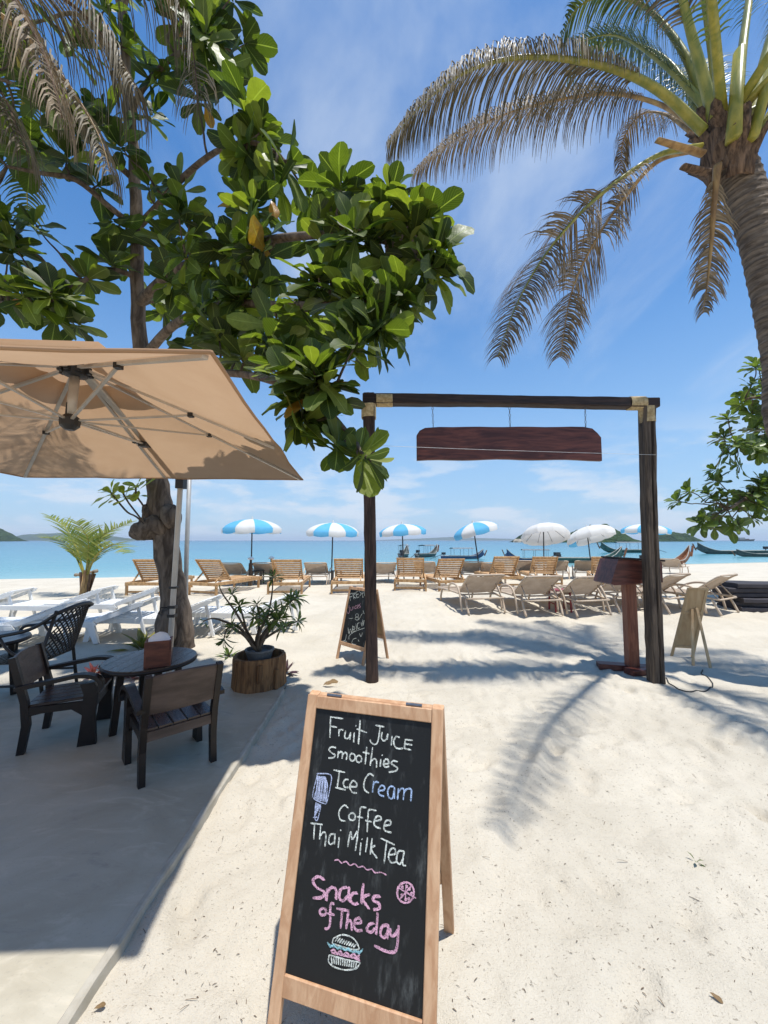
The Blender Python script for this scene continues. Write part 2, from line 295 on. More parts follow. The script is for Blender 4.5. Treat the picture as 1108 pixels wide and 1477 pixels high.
MT['litter'] = pm('dry_leaf_litter', lin((118, 98, 76)), lin((66, 53, 40)), 0.9, 30, rnd=0)
# ------------------------------------------------------------------ mesh builder
OFF = {}
class MB:
    def __init__(s): s.v = []; s.f = []; s.uv = None
    def add(s, vs, fs):
        b = len(s.v); s.v += [tuple(p) for p in vs]; s.f += [tuple(b + i for i in f) for f in fs]; return s
    def box(s, c, size, R=None, taper=1.0):
        hx, hy, hz = size[0] / 2, size[1] / 2, size[2] / 2; vs = []
        for z in (-hz, hz):
            t = taper if z > 0 else 1
            for x, y in ((-hx, -hy), (hx, -hy), (hx, hy), (-hx, hy)):
                p = V((x * t, y * t, z)); vs.append((R @ p if R else p) + V(c))
        return s.add(vs, [(3, 2, 1, 0), (4, 5, 6, 7), (0, 1, 5, 4), (1, 2, 6, 5), (2, 3, 7, 6), (3, 0, 4, 7)])
    def bar(s, a, b, wd, th, up=(0, 0, 1), bev=0.0):      # a plank from a to b, wd across, th along up
        a = V(a); b = V(b); t = (b - a).normalized(); u = V(up); sd = t.cross(u)
        if sd.length < 1e-4: sd = t.cross(V((0, 1, 0)))
        sd.normalize(); u = sd.cross(t).normalized(); w2, h2 = wd / 2, th / 2; c = min(bev, w2 * 0.8, h2 * 0.8)
        if c > 0:
            pr = [(-w2 + c, -h2), (w2 - c, -h2), (w2, -h2 + c), (w2, h2 - c), (w2 - c, h2), (-w2 + c, h2), (-w2, h2 - c), (-w2, -h2 + c)]
        else: pr = [(-w2, -h2), (w2, -h2), (w2, h2), (-w2, h2)]
        n = len(pr); vs = [a + sd * x + u * y for x, y in pr] + [b + sd * x + u * y for x, y in pr]
        fs = [(i, i + n, (i + 1) % n + n, (i + 1) % n) for i in range(n)] + [tuple(range(n)), tuple(reversed(range(n, 2 * n)))]
        return s.add(vs, fs)
    def tube(s, pts, r, n=8, caps=True, flat=1.0, up=None):
        pts = [V(p) for p in pts]; rs = r if isinstance(r, (list, tuple)) else [r] * len(pts); ref = V(up) if up else None; rings = []
        u = None; b = len(s.v)
        for i, p in enumerate(pts):
            t = (pts[min(i + 1, len(pts) - 1)] - pts[max(i - 1, 0)])
            t = t.normalized() if t.length > 1e-9 else V((0, 0, 1))
            if u is None:
                u = ref if ref and abs(ref.dot(t)) < 0.98 else (V((0, 0, 1)) if abs(t.z) < 0.9 else V((1, 0, 0)))
            u = (u - t * u.dot(t)); u = u.normalized() if u.length > 1e-6 else t.orthogonal().normalized()
            sdv = t.cross(u)
            for j in range(n):
                a = 2 * math.pi * j / n; s.v.append(tuple(p + sdv * (math.cos(a) * rs[i]) + u * (math.sin(a) * rs[i] * flat)))
        for i in range(len(pts) - 1):
            for j in range(n):
                a = b + i * n + j; c = b + i * n + (j + 1) % n; s.f.append((a, c, c + n, a + n))
        if caps: s.f.append(tuple(b + j for j in reversed(range(n)))); e = b + (len(pts) - 1) * n; s.f.append(tuple(e + j for j in range(n)))
        return s
    def lathe(s, c, prof, n=20, caps=True, wob=None):
        c = V(c); b = len(s.v)
        for r, z in prof:
            for j in range(n):
                a = 2 * math.pi * j / n; q = r * (wob(a, z) if wob else 1); s.v.append((c.x + q * math.cos(a), c.y + q * math.sin(a), c.z + z))
        for i in range(len(prof) - 1):
            for j in range(n): a = b + i * n + j; d = b + i * n + (j + 1) % n; s.f.append((a, d, d + n, a + n))
        if caps: s.f.append(tuple(b + j for j in reversed(range(n)))); e = b + (len(prof) - 1) * n; s.f.append(tuple(e + j for j in range(n)))
        return s
    def torus(s, c, R, r, nrm, n=12, m=6, stretch=1.0, ax=None):
        nrm = V(nrm).normalized(); u = V(ax).normalized() if ax else nrm.orthogonal().normalized(); v = nrm.cross(u); b = len(s.v)
        for i in range(n):
            a = 2 * math.pi * i / n; d = u * math.cos(a) * stretch + v * math.sin(a); dn = d.normalized()
            for j in range(m):
                q = 2 * math.pi * j / m; s.v.append(tuple(V(c) + d * R + dn * (r * math.cos(q)) + nrm * (r * math.sin(q))))
        for i in range(n):
            for j in range(m): s.f.append((b + i * m + j, b + ((i + 1) % n) * m + j, b + ((i + 1) % n) * m + (j + 1) % m, b + i * m + (j + 1) % m))
        return s
    def prism(s, poly, d):                                # poly of Vectors, extruded by vector d
        n = len(poly); d = V(d); vs = [V(p) for p in poly] + [V(p) + d for p in poly]
        return s.add(vs, [tuple(range(n)), tuple(reversed(range(n, 2 * n)))] + [(i, i + n, (i + 1) % n + n, (i + 1) % n) for i in range(n)])
    def build(s, name, mat, parent=None, smooth=False, base=None, fixn=True):
        off = OFF.get(parent.name, V((0, 0, 0))) if parent else (V(base) if base is not None else V((0, 0, 0)))
        me = bpy.data.meshes.new(name); me.from_pydata([(p[0] - off.x, p[1] - off.y, p[2] - off.z) for p in s.v], [], s.f)
        if s.uv:
            l = me.uv_layers.new(name='UVMap'); li = np.empty(len(me.loops), dtype=np.int32); me.loops.foreach_get('vertex_index', li)
            l.data.foreach_set('uv', np.array(s.uv, dtype=np.float32)[li].ravel())
        elif fixn:
            import bmesh
            bm = bmesh.new(); bm.from_mesh(me); bmesh.ops.recalc_face_normals(bm, faces=bm.faces); bm.to_mesh(me); bm.free()
        if smooth: me.polygons.foreach_set('use_smooth', [True] * len(me.polygons))
        me.materials.append(MT[mat] if isinstance(mat, str) else mat)
        o = bpy.data.objects.new(name, me); C.objects.link(o)
        if parent: o.parent = parent
        elif base is not None: o.location = off
        OFF[o.name] = off
        return o
def tag(o, label=None, cat=None, group=None, kind=None):
    if label: o['label'] = label
    if cat: o['category'] = cat
    if group: o['group'] = group
    if kind: o['kind'] = kind
    return o
def thing(name, label, cat, loc=(0, 0, 0), group=None):
    o = bpy.data.objects.new(name, None); o.empty_display_size = 0.1; C.objects.link(o); o.location = loc; OFF[o.name] = V(loc)
    return tag(o, label, cat, group)
def copy_tree(o, parent=None):
    c = o.copy(); C.objects.link(c); c.parent = parent
    for ch in list(o.children): copy_tree(ch, c)
    return c
def place(proto, first, loc, rz, label, group=None, scale=1.0):
    o = proto if first else copy_tree(proto)
    o.location = loc; o.rotation_euler = (0, 0, rz); o['label'] = label; o.scale = (scale,) * 3
    if group: o['group'] = group
    return o
def catmull(p, m=6):
    p = [V(q) for q in p]
    if len(p) < 3: return p
    q = [p[0] * 2 - p[1]] + p + [p[-1] * 2 - p[-2]]; out = []
    for i in range(1, len(q) - 2):
        for j in range(m):
            t = j / m; a, b, c, d = q[i - 1], q[i], q[i + 1], q[i + 2]
            out.append(0.5 * ((2 * b) + (c - a) * t + (2 * a - 5 * b + 4 * c - d) * t * t + (3 * b - a - 3 * c + d) * t ** 3))
    return out + [p[-1]]
# ================================================================== SETTING
def axis(segs):
    out = []
    for a, b, st in segs: out += list(np.arange(a, b - 1e-6, st))
    return np.array(out + [segs[-1][1]])
gx = axis([(-400, -60, 40), (-60, -20, 4), (-20, -6, 0.5), (-6, -1.2, 0.08), (-1.2, 3.6, 0.025), (3.6, 9, 0.07), (9, 24, 0.5), (24, 60, 4), (60, 400, 40)])
gy = axis([(-60, -4, 4), (-4, 0.7, 0.2), (0.7, 4.6, 0.025), (4.6, 10, 0.055), (10, 16, 0.15), (16, 40, 0.8), (40, 90, 5)])
X, Y = np.meshgrid(gx, gy); Z = ground(X, Y)
fade = sstep(26, 14, Y) * sstep(-20, -10, X)
Z += fade * (0.030 * vnoise(X * 1.1, Y * 1.1, 1) + 0.020 * vnoise(X * 2.7, Y * 2.7, 2) * (0.4 + sstep(3, 7, Y)) + 0.013 * vnoise(X * 7, Y * 7, 3) + 0.010 * vnoise(X * 15 + Y * 5, Y * 15, 4) + 0.0075 * vnoise(X * 29 - Y * 12, Y * 25, 6))
Z += fade * 0.012 * np.abs(vnoise(X * 4 + 3 * vnoise(X, Y, 9), Y * 9, 5))
rg = random.Random(3)
for i in range(900):                                     # footprints, scuffs
    fy = 0.9 + 9 * rg.random() ** 1.3; fx = rg.uniform(-0.95, 1.0 + fy * 0.9); a = rg.gauss(0.2, 0.7); dp = rg.uniform(0.006, 0.020) * (1.0 if fy > 2.4 else 0.6)
    i0, i1 = np.searchsorted(gx, (fx - 0.4, fx + 0.4)); j0, j1 = np.searchsorted(gy, (fy - 0.4, fy + 0.4))
    dx = X[j0:j1, i0:i1] - fx; dyy = Y[j0:j1, i0:i1] - fy; u = dx * math.cos(a) - dyy * math.sin(a); v = dx * math.sin(a) + dyy * math.cos(a)
    q = (u / 0.06) ** 2 + (v / 0.13) ** 2; Z[j0:j1, i0:i1] += -dp * np.exp(-q ** 1.5) + dp * 0.55 * np.exp(-(np.sqrt(q) - 1.5) ** 2 * 5)
near = np.exp(-((X + 1.0) / 0.12) ** 2) * sstep(4.6, 4.2, Y)
Z += 0.012 * near
ny, nx = X.shape
sb = MB(); sb.v = list(map(tuple, np.stack([X, Y, Z], -1).reshape(-1, 3)))
idx = np.arange(nx * ny).reshape(ny, nx)
sb.f = list(map(tuple, np.stack([idx[:-1, :-1], idx[:-1, 1:], idx[1:, 1:], idx[1:, :-1]], -1).reshape(-1, 4)))
tag(sb.build('sand_beach', 'sand', smooth=True, fixn=False), 'white coral sand beach with footprints running down to the sea', kind='structure')
def sandz(x, y):
    i = int(np.searchsorted(gx, x)) - 1; j = int(np.searchsorted(gy, y)) - 1; a = (x - gx[i]) / (gx[i + 1] - gx[i]); b = (y - gy[j]) / (gy[j + 1] - gy[j])
    return float((Z[j, i] * (1 - a) + Z[j, i + 1] * a) * (1 - b) + (Z[j + 1, i] * (1 - a) + Z[j + 1, i + 1] * a) * b)
m = MB(); ringsR = [0, 30, 60, 120, 300, 900, 3000, 9000, 20000]
sx_ = [-20000, -6000, -1500, -300, -60, 0, 60, 300, 1500, 6000, 20000]; sy_ = [8, 30, 60, 120, 300, 1000, 4000, 20000]
m.v = [(x, y, SEA) for y in sy_ for x in sx_]; n_ = len(sx_)
m.f = [(j * n_ + i, j * n_ + i + 1, (j + 1) * n_ + i + 1, (j + 1) * n_ + i) for j in range(len(sy_) - 1) for i in range(n_ - 1)]
tag(m.build('sea', 'sea'), 'calm turquoise sea reaching to the horizon', kind='structure')
# patio slab with sloped kerb on its right side
TZ = 0.05; KX = -1.0
m = MB(); m.v = []
px_ = [-7.5] + list(np.arange(-5, -1.11, 0.4)) + [-1.05]; py_ = list(np.arange(-3, 4.31, 0.45)) + [4.31]
rs = random.Random(5)
for y in py_:
    for x in px_: m.v.append((x, y, TZ + rs.uniform(-0.003, 0.003)))
n_ = len(px_); ny_ = len(py_)
m.f = [(j * n_ + i, j * n_ + i + 1, (j + 1) * n_ + i + 1, (j + 1) * n_ + i) for j in range(ny_ - 1) for i in range(n_ - 1)]
b0 = len(m.v); m.v += [(x, py_[-1], -0.1) for x in px_]; top = (ny_ - 1) * n_
m.f += [(top + i, top + i + 1, b0 + i + 1, b0 + i) for i in range(n_ - 1)]
patio = tag(m.build('patio_floor', 'patio', smooth=True, fixn=False), 'smooth concrete patio floor shaded by the tan umbrella', kind='structure')
m = MB(); prof = [(-1.05, 0.0), (-1.05, TZ + 0.002), (-1.045, TZ + 0.008), (-1.025, TZ + 0.008), (-1.016, TZ + 0.002), (-1.0, -0.06)]
kys = np.arange(-3, 4.33, 0.15); rs = random.Random(11)
for y in kys:
    jx = rs.uniform(-0.004, 0.004) - 0.012 * max(0, y - 3); jz = rs.uniform(-0.002, 0.002)
    for x, z in prof: m.v.append((x + (jx if x > -1.047 else 0), y, z + (jz if z > 0 else 0)))
n_ = len(prof)
m.f = [(j * n_ + i, j * n_ + i + 1, (j + 1) * n_ + i + 1, (j + 1) * n_ + i) for j in range(len(kys) - 1) for i in range(n_ - 1)]
e_ = (len(kys) - 1) * n_; m.f.append(tuple(e_ + i for i in range(n_)))
tag(m.build('kerb', 'kerb', smooth=False), 'rounded concrete kerb along the patio edge', kind='structure')
# islands
def island(name, prof, d, label, mat='forest', thick=0.5, n=70, rough=0.16, rock=False):
    pts = [at(px, py, d) for px, py in prof]; xs = [p.x for p in pts]; zs = [max(p.z - SEA, 0) for p in pts]
    x0, x1 = xs[0], xs[-1]; W = x1 - x0; dep = W * thick; m = MB(); r = 14; hmax = max(zs)
    for j in range(r + 1):
        v = j / r * 2 - 1
        for i in range(n + 1):
            x = x0 + W * i / n; h_ = float(np.interp(x, xs, zs))
            q = float(vnoise(np.array(x / hmax * 2.2), np.array(v * 4.0), 3) * 1.0 + vnoise(np.array(x / hmax * 7), np.array(v * 11.0), 4) * 0.6)
            prf = max(0, 1 - abs(v) ** 2.2); m.v.append((x, d + v * dep / 2, SEA - 0.6 + max(0, h_ * prf * (1 + rough * q * 2)) + (0.6 if h_ > 0 else 0)))
    m.f = [(j * (n + 1) + i, j * (n + 1) + i + 1, (j + 1) * (n + 1) + i + 1, (j + 1) * (n + 1) + i) for j in range(r) for i in range(n)]
    return tag(m.build(name, mat, smooth=True), label, kind='structure')
island('island_hill', [(-260, 779), (-180, 750), (-60, 744), (0, 763), (12, 769), (24, 777), (28, 780)], 900, 'dark wooded headland at the far left of the sea', thick=0.12)
island('distant_ridge', [(15, 779), (40, 771), (80, 769), (130, 770), (165, 774), (192, 778), (200, 780)], 3600, 'low blue ridge on the horizon behind the young palm', thick=0.3, rough=0.05)
island('distant_ridge', [(540, 779), (600, 777), (650, 774.5), (690, 776), (730, 777), (770, 780)], 7000, 'very faint long ridge on the horizon behind the beach umbrellas', thick=0.2, rough=0.05)
island('islet', [(748, 780.5), (756, 771), (764, 764), (780, 762), (800, 764), (815, 770), (830, 768), (850, 760), (868, 757), (880, 763), (892, 773), (905, 779), (910, 780.5)], 420, 'rocky wooded islet seen behind two white beach umbrellas', thick=0.6, rough=0.13)
m = MB(); rs = random.Random(4)
c0 = onz(750, 782.2, SEA); c1 = onz(910, 782.0, SEA)
for i in range(64):
    t = rs.random(); p = at(746 + 166 * t, 781, 395 + rs.uniform(-6, 10)); r_ = rs.uniform(1.2, 3.6) * (1.4 if t < 0.15 or t > 0.8 else 0.8)
    b = len(m.v); nn = 7
    for kz, kr in ((-0.5, 1), (0.35, 0.9), (0.8, 0.5)):
        for j in range(nn): a = 6.283 * j / nn; q = r_ * kr * rs.uniform(0.75, 1.2); m.v.append((p.x + q * math.cos(a) * 1.5, p.y + q * math.sin(a), SEA + r_ * kz))
    m.f += [(b + L * nn + j, b + L * nn + (j + 1) % nn, b + (L + 1) * nn + (j + 1) % nn, b + (L + 1) * nn + j) for L in (0, 1) for j in range(nn)] + [tuple(b + 2 * nn + j for j in range(nn))]
tag(m.build('islet_rocks', 'rock'), 'pale rocks fringing the islet', kind='structure')
island('islet', [(938, 780.5), (945, 773), (958, 769), (972, 767.5), (986, 770), (996, 775), (1001, 780.5)], 700, 'small round dark island right of the gate post', thick=0.7, rough=0.12)
# ================================================================== GATE
gl = hit(537, 986); gr = hit(948, 986); GY = 0.5 * (gl.y + gr.y) + 0.07
gate = thing('timber_gate', 'tall dark timber gate frame with two posts and rope lashed beam', 'gate', ((gl.x + gr.x) / 2, GY, 0))
def loft(m, rings):
    b = len(m.v); n = len(rings[0])
    for r in rings: m.v += [tuple(p) for p in r]
    for i in range(len(rings) - 1):
        for j in range(n): m.f.append((b + i * n + j, b + i * n + (j + 1) % n, b + (i + 1) * n + (j + 1) % n, b + (i + 1) * n + j))
    m.f.append(tuple(b + j for j in reversed(range(n)))); m.f.append(tuple(b + (len(rings) - 1) * n + j for j in range(n)))
def rough_post(px, wpx, mat, crack, seed):
    m = MB(); rs = random.Random(seed); rings = []
    for (cx, py), wd in zip(px, wpx):
        p = at(cx, py, GY); hw = wd / 2 / FPX * GY; c = hw * 0.22; ring = []
        j = lambda: rs.uniform(-0.004, 0.004)
        pr = [(-hw + c, -hw), (-0.012 + crack * 0.01, -hw), (0.0 + crack * 0.012, -hw + (0.022 if crack else 0)), (0.012 + crack * 0.014, -hw), (hw - c, -hw), (hw, -hw + c), (hw, hw - c), (hw - c, hw), (-hw + c, hw), (-hw, hw - c), (-hw, -hw + c)]
        for a, b in pr: ring.append((p.x + a + j(), p.y + b + j(), p.z))
        rings.append(ring)
    z0 = -0.18; rings.insert(0, [(x, y, z0) for x, y, z in rings[0]])
    loft(m, rings); return m.build('post', mat, gate)
def dens(a, n):
    ys = np.linspace(a[0][1], a[-1][1], n); return [(float(np.interp(-y, [-q[1] for q in a], [q[0] for q in a])), float(y)) for y in ys], [float(np.interp(-y, [-q[1] for q in a], [q[2] for q in a])) for y in ys]
a_, b_ = dens([(537.5, 988, 17), (535, 860, 16.2), (533, 700, 16.8), (532.5, 569, 17)], 22); rough_post(a_, b_, 'dark_wood', 0, 1)
a_, b_ = dens([(946.5, 986, 17.5), (942, 880, 17.5), (937.5, 780, 17), (935, 700, 16.5), (933, 580, 17.5)], 26); rough_post(a_, b_, 'grey_wood', 1, 2)
bl = at(523.5, 577, GY); br = at(946, 582, GY); bl2 = V((bl.x, GY, bl.z)); br2 = V((br.x, GY, br.z))
m = MB(); rings = []; rs = random.Random(8)
for i in range(31):
    t = i / 30; p = bl2.lerp(br2, t); h_ = 0.058 - 0.004 * t + 0.004 * math.sin(t * 9); d_ = 0.075
    rings.append([(p.x, p.y + a + rs.uniform(-0.002, 0.002), p.z + 0.006 * math.sin(t * 5) + b + rs.uniform(-0.002, 0.002)) for a, b in ((-d_, -h_ + .01), (-d_ + .012, -h_), (d_ - .012, -h_), (d_, -h_ + .01), (d_, h_ - .01), (d_ - .012, h_), (-d_ + .012, h_), (-d_, h_ - .01))])
loft(m, rings); m.build('beam', 'dark_beam', gate)
def wrap(c, ax, ln, hw, hh, turns):
    m = MB(); rr = ln / turns / 2 * 1.08; c = V(c); n = turns * 12; pts = []
    for i in range(n + 1):
        a = 2 * math.pi * i / 12; s_ = (i / n - 0.5) * ln; ca, sa = math.cos(a), math.sin(a); q = max(abs(ca), abs(sa)) ** 0.75
        u, v = ca / q * (hw + rr * 0.6), sa / q * (hh + rr * 0.6)
        pts.append(c + (V((u, v, s_)) if ax == 'z' else V((s_, u, v))))
    m.tube(pts, rr, 5); return m.build('rope_lashing', 'rope', gate, smooth=True)
pw = 19 / FPX * GY / 2
p = at(532, 594, GY); wrap((p.x, GY, p.z), 'z', 0.16, pw, pw, 12)
p = at(554.5, 577, GY); wrap((p.x, GY, p.z - 0.002), 'x', 0.19, 0.079, 0.062, 13)
p = at(934, 599, GY); wrap((p.x - 0.004, GY, p.z), 'z', 0.19, 0.068, 0.068, 13)
p = at(917, 582, GY); wrap((p.x, GY, p.z + 0.0), 'x', 0.19, 0.079, 0.062, 13)
# hanging plank
sl = at(601, 640, GY); sr = at(866, 640, GY); st_ = at(700, 616.5, GY).z; sbm = at(700, 664.5, GY).z
sign = thing('hanging_plank', 'blank reddish brown plank hanging by three chains from the gate beam', 'sign', ((sl.x + sr.x) / 2, GY, sbm))
pts = []; H = st_ - sbm; W = sr.x - sl.x; rs = random.Random(2)
bot = [(sl.x + W * i / 16, sbm + 0.006 * math.sin(i * 1.1) + 0.012 * math.sin(math.pi * i / 16)) for i in range(17)]
top_ = [(sr.x, sbm + H * 0.68), (sr.x - 0.04, st_ - 0.075), (sr.x - 0.10, st_ - 0.02), (sr.x - 0.2, st_)] + [(sr.x - 0.2 - (W - 0.32) * i / 12, st_ + 0.003 * math.sin(i * 1.7)) for i in range(1, 12)] + [(sl.x + 0.10, st_ - 0.012), (sl.x + 0.035, st_ - 0.045), (sl.x, st_ - 0.10)]
outl = bot + top_
m = MB()
def lerp2(c, f): return [((x - (sl.x + W / 2)) * f + sl.x + W / 2, (z - (sbm + H / 2)) * (1 - (1 - f) * 3) + sbm + H / 2) for x, z in c]
r_ = [[(x, y, z) for x, z in lerp2(outl, f)] for f, y in ((0.992, GY - 0.03), (1, GY - 0.024), (1, GY + 0.024), (0.992, GY + 0.03))]
loft(m, r_); m.build('plank', 'red_wood', sign)
for cx in (624, 735, 844):
    a = at(cx, 588, GY); b = at(cx + 1, 618, GY); a = V((a.x, GY, a.z + 0.01)); b = V((b.x, GY, st_ + 0.004)); m = MB(); n = 6; L = (a - b).length / n
    for i in range(n):
        p = a.lerp(b, (i + 0.5) / n); m.torus(p, 0.0105, 0.0034, (1, 0, 0.0) if i % 2 else (0, 1, 0), 10, 5, stretch=1.75, ax=(0, 0, 1))
    m.tube([b + V((0, 0, 0.012)), b + V((0, 0, -0.02))], 0.004, 6)
    m.build('chain', 'chain', sign, smooth=True)
# ================================================================== A-BOARDS
def aboard(name, label, o, a, l, w, s0, s1, st, tr, sp, ground_z=0.0, panel_rear='chalkboard', wood='pine'):
    o = V(o); U = V((math.cos(a), math.sin(a), 0)); N = V((-math.sin(a), math.cos(a), 0)); Vv = N * math.sin(l) + V((0, 0, math.cos(l))); NF = U.cross(Vv).normalized()
    if NF.dot(N) > 0: NF = -NF                       # NF points to the reader
    root = thing(name, label, 'sandwich board', o + N * sp * 0.5)
    P = lambda u, v, n=0.0: o + U * u + Vv * v + NF * n
    hw = w / 2; T = 0.026
    for s in (-1, 1): MB().bar(P(s * (hw + st / 2), -0.02, -T / 2), P(s * (hw + st / 2), s1 + tr, -T / 2), st, T, NF, 0.003).build('stile', wood, root)
    MB().bar(P(-hw + 0.001, s1 + tr / 2, -T / 2), P(hw - 0.001, s1 + tr / 2, -T / 2), tr - 0.002, T - 0.003, NF, 0.003).build('top_rail', wood, root)
    MB().bar(P(-hw + 0.001, s0 - tr * 0.6, -T / 2), P(hw - 0.001, s0 - tr * 0.6, -T / 2), tr * 1.2, T - 0.003, NF, 0.003).build('bottom_rail', wood, root)
    pan = MB().bar(P(0, s0 - 0.004, -0.013), P(0, s1 + 0.004, -0.013), w + 0.004, 0.007, NF).build('chalkboard_panel', 'chalkboard', root)
    # rear leaf mirrored about the hinge line
    top = P(0, s1 + tr); base2 = o + N * sp; V2 = (top + N * (T * 1.0) - base2); Ln = V2.length; V2.normalize(); NB = V2.cross(U).normalized()
    if NB.dot(N) < 0: NB = -NB
    Q = lambda u, v, n=0.0: base2 + U * u + V2 * v + NB * n
    for s in (-1, 1): MB().bar(Q(s * (hw + st / 2), -0.02, 0), Q(s * (hw + st / 2), Ln, 0), st, T, NB, 0.003).build('rear_stile', wood, root)
    MB().bar(Q(-hw + 0.001, Ln - tr / 2, 0), Q(hw - 0.001, Ln - tr / 2, 0), tr - 0.002, T - 0.003, NB, 0.003).build('rear_top_rail', wood, root)
    MB().bar(Q(-hw + 0.001, s0 - tr * 0.6 + 0.1, 0), Q(hw - 0.001, s0 - tr * 0.6 + 0.1, 0), tr * 1.2, T - 0.003, NB, 0.003).build('rear_rail', wood, root)
    MB().bar(Q(0, s0 + 0.1, 0.0), Q(0, Ln - tr, 0.0), w + 0.004, 0.007, NB).build('rear_panel', panel_rear, root)
    for s in (-0.7, 0.7): MB().tube([top + U * (s * hw - 0.03) + N * T * 0.5 + V((0, 0, 0.002)), top + U * (s * hw + 0.03) + N * T * 0.5 + V((0, 0, 0.002))], 0.006, 8).build('hinge', 'chain', root)
    return root, pan, o, U, Vv, NF
def chalker(o, U, Vv, NF, pan, depth=-0.0085):
    cnt = [0]; pl = o + NF * depth
    def draw(strokes, mat, conv, wd, name='chalk_lettering', seed=1):
        m = MB(); rs = random.Random(seed)
        for st in strokes:
            cnt[0] += 1; lift = 0.0005 + (cnt[0] % 12) * 0.00012
            P3 = []
            for c in st:
                r = ray(*conv(c)); k = (pl - V((0, 0, CH))).dot(NF) / r.dot(NF); P3.append(V((0, 0, CH)) + r * k)
            q = catmull(P3, 7) if len(P3) > 2 else [P3[0].lerp(P3[1], i / 6) for i in range(7)]
            b = len(m.v)
            for i, p in enumerate(q):
                t = q[min(i + 1, len(q) - 1)] - q[max(i - 1, 0)]; sd_ = t.cross(NF)
                sd_ = sd_.normalized() if sd_.length > 1e-9 else U
                ww = wd / 2 * rs.uniform(0.75, 1.2) * (0.7 if i in (0, len(q) - 1) else 1)
                m.v.append(tuple(p + sd_ * ww + NF * lift)); m.v.append(tuple(p - sd_ * ww + NF * lift))
            m.f += [(b + 2 * i, b + 2 * i + 1, b + 2 * i + 3, b + 2 * i + 2) for i in range(len(q) - 1)]
        return m.build(name, mat, pan, fixn=False)
    return draw
def ell(cx, cy, rx, ry, n=10, a0=0.0): return [(cx + rx * math.cos(a0 + 6.283 * i / n), cy + ry * math.sin(a0 + 6.283 * i / n)) for i in range(n + 1)]
_, pan, o_, U_, Vv_, NF_ = aboard('sandwich_board', 'large pine A-frame chalkboard listing fruit juice, ice cream and coffee on the near sand', (-0.1208, 1.2791, 0.0), -0.2781, 0.2705, 0.4584, 0.1862, 0.9759, 0.0404, 0.0477, 0.5447)
draw = chalker(o_, U_, Vv_, NF_, pan)
c1 = lambda c: (440 + c[0] / 5.54, 1000 + c[1] / 5.54)
c2 = lambda c: (400 + c[0] / 3.957, 1220 + c[1] / 3.957)
c8 = lambda c: (380 + c[0] / 2.973, 980 + c[1] / 2.973)
W1 = 0.0054
draw([[(205, 188), (200, 355)], [(200, 188), (305, 202)], [(200, 262), (258, 272)], [(272, 285), (272, 345)], [(272, 310), (285, 290), (308, 294)], [(326, 300), (318, 345), (332, 362), (352, 352), (364, 318)], [(366, 310), (360, 370)], [(394, 312), (390, 392)], [(406, 255), (411, 264)], [(442, 212), (430, 408)], [(444, 214), (426, 405)], [(412, 284), (495, 314)],
      [(563, 255), (634, 268)], [(600, 262), (592, 340), (578, 395), (555, 408), (530, 392), (520, 370)], [(618, 308), (612, 352), (626, 377), (648, 370), (662, 326)], [(664, 322), (658, 372)], [(697, 340), (690, 416)], [(758, 352), (728, 346), (710, 385), (720, 425), (750, 442), (786, 438)], [(802, 365), (795, 442)], [(800, 368), (862, 376)], [(798, 402), (858, 412)], [(795, 440), (850, 452)]], 'ch_white', c1, W1, seed=1)
draw([[(250, 434), (215, 428), (193, 448), (215, 475), (242, 492), (225, 514), (188, 516)], [(268, 460), (262, 517)], [(265, 482), (290, 466), (301, 485), (296, 524)], [(298, 492), (322, 473), (336, 490), (330, 532)], ell(380, 510, 22, 30, a0=-1.2), ell(432, 524, 22, 28, a0=-1.2), [(494, 428), (482, 566)], [(463, 470), (517, 482)], [(542, 430), (522, 578)], [(525, 548), (550, 524), (572, 536), (572, 594)], [(607, 524), (602, 587)], [(616, 490), (621, 496)], [(632, 562), (668, 560), (664, 530), (645, 526), (630, 550), (632, 577), (650, 589), (674, 580)], [(742, 547), (705, 540), (690, 560), (715, 580), (740, 596), (725, 620), (670, 630)]], 'ch_white', c1, W1, seed=2)
draw([[(228, 612), (322, 632)], [(276, 622), (258, 756)], [(243, 752), (327, 771)], [(350, 688), (322, 690), (308, 715), (318, 748), (350, 752)], [(360, 745), (410, 745), (410, 712), (385, 698), (362, 730), (365, 770), (385, 792), (415, 796)], [(550, 662), (520, 642), (490, 670), (472, 720), (478, 770), (512, 797)]], 'ch_white', c1, W1, seed=3)
draw([[(550, 700), (540, 792)], [(545, 735), (565, 708), (592, 712)], [(590, 777), (632, 772), (635, 745), (612, 735), (590, 765), (595, 805), (634, 824)], [(712, 745), (680, 745), (662, 785), (672, 830), (700, 836), (715, 765)], [(717, 748), (716, 842)], [(747, 758), (740, 850)], [(745, 792), (770, 760), (792, 775), (785, 852)], [(790, 792), (815, 765), (850, 772), (845, 864)]], 'ch_blue', c1, W1, seed=4)
rs = random.Random(6)
pop = [[(95, 640), (206, 653), (200, 760), (172, 884)], [(100, 648), (90, 690), (64, 800), (72, 842), (130, 872), (170, 884)]]
for i in range(15):
    t = i / 14; xl = 98 - 30 * t; pop.append([(100 + 95 * t - 30 * t * t, 658 + 8 * t), (92 + 92 * t + rs.uniform(-6, 6), 745), (72 + 98 * t, 845 + 30 * t + rs.uniform(-8, 4))])
for i in range(6): pop.append([(92 + 7 * i, 872 + i * 3), (80 + 8 * i, 990 - i * 16)])
pop += [[(88, 868), (78, 985), (100, 1012), (128, 900)], [(66, 992), (100, 988)]]
draw(pop, 'ch_lilac', c1, 0.0036, 'chalk_popsicle', 5)
